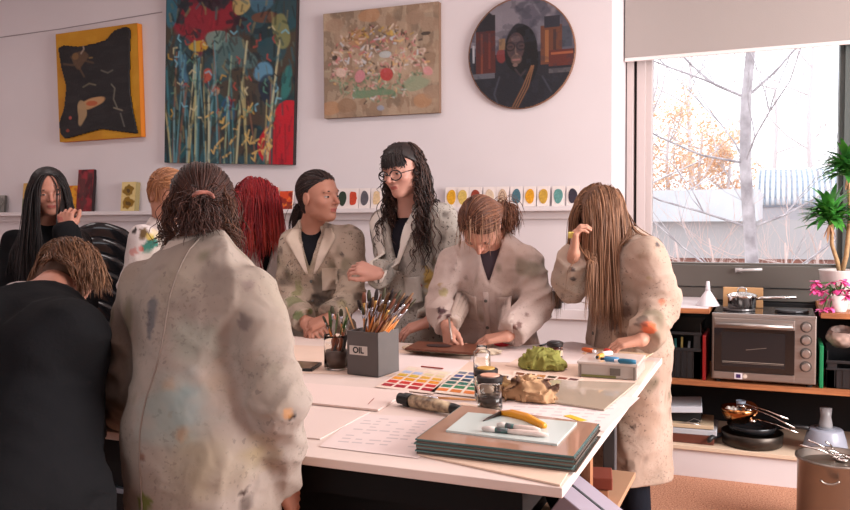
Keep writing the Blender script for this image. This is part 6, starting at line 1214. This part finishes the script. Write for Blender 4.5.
# standing person with glasses and long curls
P = Fig('standing person with glasses, fringe and long dark curls, in a stained coat', J(403, 171, 3.50), cv(-.62, -.30, .80), J(410, 206, 3.60), J(384, 224, 3.62), J(440, 219, 3.58), J(418, 345, 3.66), size=1.07, skin=(206, 150, 132), tilt=.06)
P.set_arm(-1, J(382, 274, 3.52), J(379, 272, 3.30), dict(d=(-.9, -.35, .35), n=(.3, -.5, .7), curl=(35, 45, 25), thumb=30, spread=1.4)); P.set_arm(1, J(451, 283, 3.60), J(429, 322, 3.40), dict(d=(-.85, -.40, -.30), n=(0, -.25, .95), curl=(18, 22, 12), spread=1.3))
P.arm[-1] = (A(J(391, 276, 3.58)), A(J(378, 274, 3.36)))
P.body(.0036); P.legs((40, 40, 50)); P.eyes((60, 50, 44), (44, 30, 26))
st = [stain(430, 280, 3.45, .035, (176, 140, 50), .8, (.7, 1, 1.9)), stain(422, 286, 3.45, .016, (130, 40, 30), .9), stain(425, 262, 3.45, .02, (70, 66, 70), .7, (.6, 1, 2)), stain(400, 262, 3.45, .03, (80, 74, 74), .6, (.6, 1, 2.2)), stain(395, 300, 3.45, .04, (90, 84, 80), .6), stain(412, 300, 3.45, .06, (84, 78, 74), .7), stain(392, 280, 3.45, .05, (96, 92, 88), .6, (.6, 1, 1.8)), stain(440, 290, 3.45, .05, (104, 98, 90), .6, (.6, 1, 1.8)), stain(385, 300, 3.45, .03, (80, 90, 60), .6), stain(437, 305, 3.45, .04, (96, 100, 104), .5), stain(380, 245, 3.45, .02, (120, 106, 80), .5), stain(445, 270, 3.5, .03, (120, 96, 50), .5), stain(372, 240, 3.5, .02, (110, 90, 70), .5)]
coat, f = P.garment('coat', zmin=.45, prims=P.torso(0.022, (.45,), 1.06) + P.sleeves(.010, r=(.076, .066, .054), bag=.01), h=.009, color=(172, 165, 157), fold=.008, stains=st, seed=62, spots=.34, cut=P.vcut(width=.070, low=.55))
P.garment('shirt', P.torso(-.004, None) , .009, (30, 28, 34), 0, None, DARKCL, seed=63)
P.collar((206, 196, 186), seed=7, low=.03, drop=.06, open_=45)
HV = np.linalg.norm(P.neck - P.pel)
for sg in (1, -1): P.patch('lapel', f, lambda v, sg=sg: (sg * (.004 + .068 * v), sg * (.014 + .135 * min(1, v * 1.2) - .04 * max(0, v - .84) * 6), HV * (.52 + .46 * v)), 7, (210, 200, 190), .006, .005, seed=7)
for t_ in (.46, .30): P.button(f, .0, HV * t_, (70, 66, 64))
for sg in (1, -1): P.patch('pocket', f, lambda v, sg=sg: (sg * .05, sg * .13, HV * (.34 + .18 * v)), 8, (182, 174, 166), .003, .003, seed=9)
P.hair((34, 23, 22), 330, .56, .0046, f, part=.0, side=.30, backw=.10, vol=.010, color2=(84, 56, 46), seed=11, curl=.011, curlf=34, steps=44, front=.60, lmin=.30, capgrow=.010, dens=1.15, thin=.62, accept=lambda d: (d[:, 0] < .10) & ((np.abs(d[:, 1]) > .35) | (d[:, 2] > .3)))
fr_c = (34, 23, 22)
g2 = np.random.default_rng(5); n_ = 260; fF, fL, fU = P.B; a_ = g2.uniform(-1.2, 1.2, n_); path = []
for i in range(9):
    t = i / 8; path.append(P.head + P.k * ((.020 + .073 * math.sin(t * 1.4) - .022 * a_[:, None] ** 2 * (.3 + t)) * fF + (a_[:, None] * (.030 + .030 * t)) * fL + (.114 - .078 * t ** 1.5 + .006 * g2.normal(size=(n_, 1)) * t) * fU + g2.normal(size=(n_, 1)) * .0015 * fF))
path = np.stack(path, 1); V, F = tubes(path, np.full((n_, 9), .0019), 5); link_mesh('fringe', V, F, HAIRM, P.root, True, np.tile(A(S(*fr_c)) * .9, (len(V), 1)))
def glasses(P, col=(40, 34, 36)):
    f, l, u = [Vector(x) for x in P.B]; H = Vector(P.head); k = P.k; mb = MB()
    for sg in (1, -1):
        c = H + k * (.098 * f + sg * .034 * l - .002 * u); mb.tube([c + k * (.029 * math.cos(t) * l * (1) + .022 * math.sin(t) * u * (1 if math.sin(t) > 0 else .95) - .006 * abs(math.cos(t)) * f * (1 if sg * math.cos(t) > 0 else 0)) for t in np.linspace(0, 6.283, 20)], .0032, 6, cap=False)
        mb.tube([c + k * (sg * .027 * l + .006 * u - .006 * f), c + k * (sg * .040 * l + .006 * u - .05 * f), c + k * (sg * .042 * l + .004 * u - .11 * f)], .002, 6)
    mb.tube([H + k * (.1 * f + .009 * l), H + k * (.103 * f + .003 * u), H + k * (.1 * f - .009 * l)], .0022, 6)
    mb.build('glasses', mat('glasses_frame', S(*col), .25), P.root, True)
glasses(P)
el, wr = P.arm[1]; wr = A(J(429, 322, 3.40)); V = [Vector(wr + .030 * (math.cos(t) * A((0, 0, 1)) + math.sin(t) * A((.45, -.85, 0)))) for t in np.linspace(0, 6.283, 18)]; MB().tube(V, .007, 6, cap=False).build('bracelet', mat('bracelet', S(40, 36, 38), .4, col2=S(160, 150, 150), vscale=90), P.root, True)
# bowed person drawing
P = Fig('person with brown ponytail in a cream coat bowed over a drawing, pen in hand', J(480, 226, 3.26), cv(-.10, -1.0, .42), J(492, 238, 3.42), J(452, 262, 3.40), J(526, 263, 3.46), J(494, 350, 3.62), size=1.03, skin=(208, 150, 128))
P.set_arm(-1, J(441, 304, 3.36), J(448, 329, 3.20), dict(d=(.25, -.5, -.5), n=(-.7, -.5, .4), curl=(50, 55, 30), thumb=25)); P.set_arm(1, J(538, 303, 3.42), J(508, 336, 3.24), dict(d=(-.85, -.35, -.15), n=(0, -.2, 1), curl=(20, 22, 12)))
P.body(.004); P.legs((90, 110, 150)); P.eyes()
st = [stain(440, 308, 3.2, .022, (60, 30, 40), .9), stain(447, 315, 3.2, .02, (70, 30, 40), .85), stain(436, 316, 3.2, .016, (96, 50, 60), .8), stain(442, 290, 3.25, .022, (150, 140, 70), .6), stain(438, 282, 3.25, .012, (150, 120, 60), .6), stain(520, 322, 3.25, .018, (96, 60, 56), .8), stain(512, 330, 3.22, .012, (110, 60, 56), .8), stain(528, 312, 3.3, .012, (110, 80, 76), .7), stain(480, 320, 3.4, .03, (140, 110, 80), .4), stain(460, 300, 3.4, .02, (170, 140, 90), .5), stain(505, 290, 3.4, .03, (160, 140, 120), .4)]
coat, f = P.garment('coat', zmin=.45, prims=P.torso(0.024, (.45,), 1.04) + P.sleeves(.012, r=(.070, .064, .054), bag=.01), h=.009, color=(186, 166, 157), fold=.008, stains=st, seed=72, spots=.06, cut=P.vcut(width=.055, low=.72))
P.garment('shirt', P.torso(-.004, None), .010, (70, 60, 66), 0, None, DARKCL, seed=73)
P.collar((204, 184, 174), seed=8, low=.025, drop=.06)
HV = np.linalg.norm(P.neck - P.pel); P.patch('placket', f, lambda v: (-.012, .012, HV * (-.25 + .92 * v)), 4, (190, 170, 162), .003, .003, seed=9)
for t_ in (.60, .36, .12): P.button(f, .0, HV * t_, (96, 84, 80))
for sg in (1, -1): P.patch('pocket', f, lambda v, sg=sg: (sg * .045, sg * .135, HV * (.40 + .22 * v)), 8, (190, 170, 160), .003, .003, seed=9)
P.hair((84, 50, 38), 520, .3, .0036, f, side=.15, backw=.4, tie=J(505, 207, 3.42), tail=dict(n=170, len=.15, dir=(.10, .15, .25), spread=.75, g=1.8, mess=.10), color2=(140, 92, 66), vol=.008, seed=12, steps=18, capgrow=.006, front=.5)
P.hair((104, 66, 48), 20, .11, .0036, f, part=.1, side=.25, backw=-.5, vol=.012, color2=(170, 128, 98), dens=4, thin=.34, seed=13, steps=16, accept=lambda d: (d[:, 0] > .1), front=.6, name='loose_hair', capgrow=-.012)
MB().ball(J(503, 209, 3.40), (.02, .02, .02)).build('hair_tie', mat('tie_brown', S(80, 50, 44), .6), P.root, True)
pen0, pen1 = J(452, 341, 3.12), J(449, 318, 3.18); pn = tag(MB().tube([pen0, pen0 + (pen1 - pen0) * .12, pen1], [.001, .0042, .0042], 8).build('drawing_pen', mat('pen_metal', S(190, 180, 170), .3, .7), None, True), 'slim steel etching pen held by the bowed person', 'pen')
# person with long fair hair at the right
P = Fig('person with long straight fair hair hanging over the face, at the table corner', J(601, 216, 3.42), cv(-.72, -.75, .35), J(622, 236, 3.50), J(605, 256, 3.64), J(644, 256, 3.36), J(628, 352, 3.54), size=.98, skin=(206, 150, 126))
P.set_arm(-1, J(571, 286, 3.36), J(574, 254, 3.26), dict(d=(.05, -.05, .9), n=(-.8, -.3, 0), curl=(40, 50, 30), side=-1)); P.set_arm(1, J(663, 304, 3.38), J(642, 340, 3.18), dict(d=(-.85, -.30, -.15), n=(0, -.2, 1), curl=(25, 25, 12)))
P.body(.005); P.legs((26, 28, 36)); P.eyes()
st = [stain(622, 372 - 60, 3.4, .03, (90, 60, 50), .7), stain(650, 322, 3.3, .032, (206, 96, 56), .85), stain(662, 298, 3.35, .022, (190, 110, 80), .7), stain(632, 342, 3.2, .02, (186, 80, 56), .8), stain(640, 318, 3.4, .03, (70, 56, 56), .6), stain(610, 325, 3.4, .03, (60, 54, 60), .7), stain(600, 312, 3.4, .02, (50, 44, 50), .7), stain(620, 335, 3.4, .025, (80, 50, 40), .7), stain(571, 272, 3.25, .016, (60, 50, 56), .8), stain(575, 282, 3.25, .012, (40, 34, 40), .8), stain(640, 255, 3.5, .03, (150, 130, 110), .5), stain(645, 420, 3.5, .12, (150, 116, 92), .5), stain(630, 470, 3.5, .03, (80, 60, 50), .6), stain(636, 430, 3.5, .012, (70, 54, 50), .7), stain(660, 243, 3.5, .010, (40, 44, 60), .8), stain(646, 280, 3.4, .012, (150, 130, 80), .6)]
coat, f = P.garment('coat', zmin=.33, prims=P.torso(0.026, (.33,), 1.0) + P.sleeves(.014, r=(.074, .066, .058), bag=.010), h=.009, color=(174, 151, 136), fold=.008, stains=st, seed=82, spots=.20, cut=lambda p: .325 - p[:, 2], vstretch=1.4)
P.collar((200, 178, 162), seed=10)
HV = np.linalg.norm(P.neck - P.pel); P.patch('placket', f, lambda v: (-.012, .012, HV * (-.8 + 1.6 * v)), 4, (192, 170, 154), .003, .003, seed=9)
for t_ in (.5, .2): P.button(f, .0, HV * t_, (96, 84, 80))
P.hair((104, 71, 52), 760, .52, .0042, f, part=.15, side=.30, backw=-.15, vol=.020, color2=(158, 114, 84), dens=3.4, thin=.42, seed=14, steps=30, front=.42, lmin=.8, capgrow=.012, grav=1.2)
sp_ = J(573, 235, 3.24); sc_ = tag(MB(frame(sp_, .3, .4)).box(-.018, .018, -.004, .004, -.012, .012).build('yellow_pad', mat('pad_yellow', S(226, 206, 110), .6), None), 'small yellow pad pinched in the raised hand at the right', 'pad')
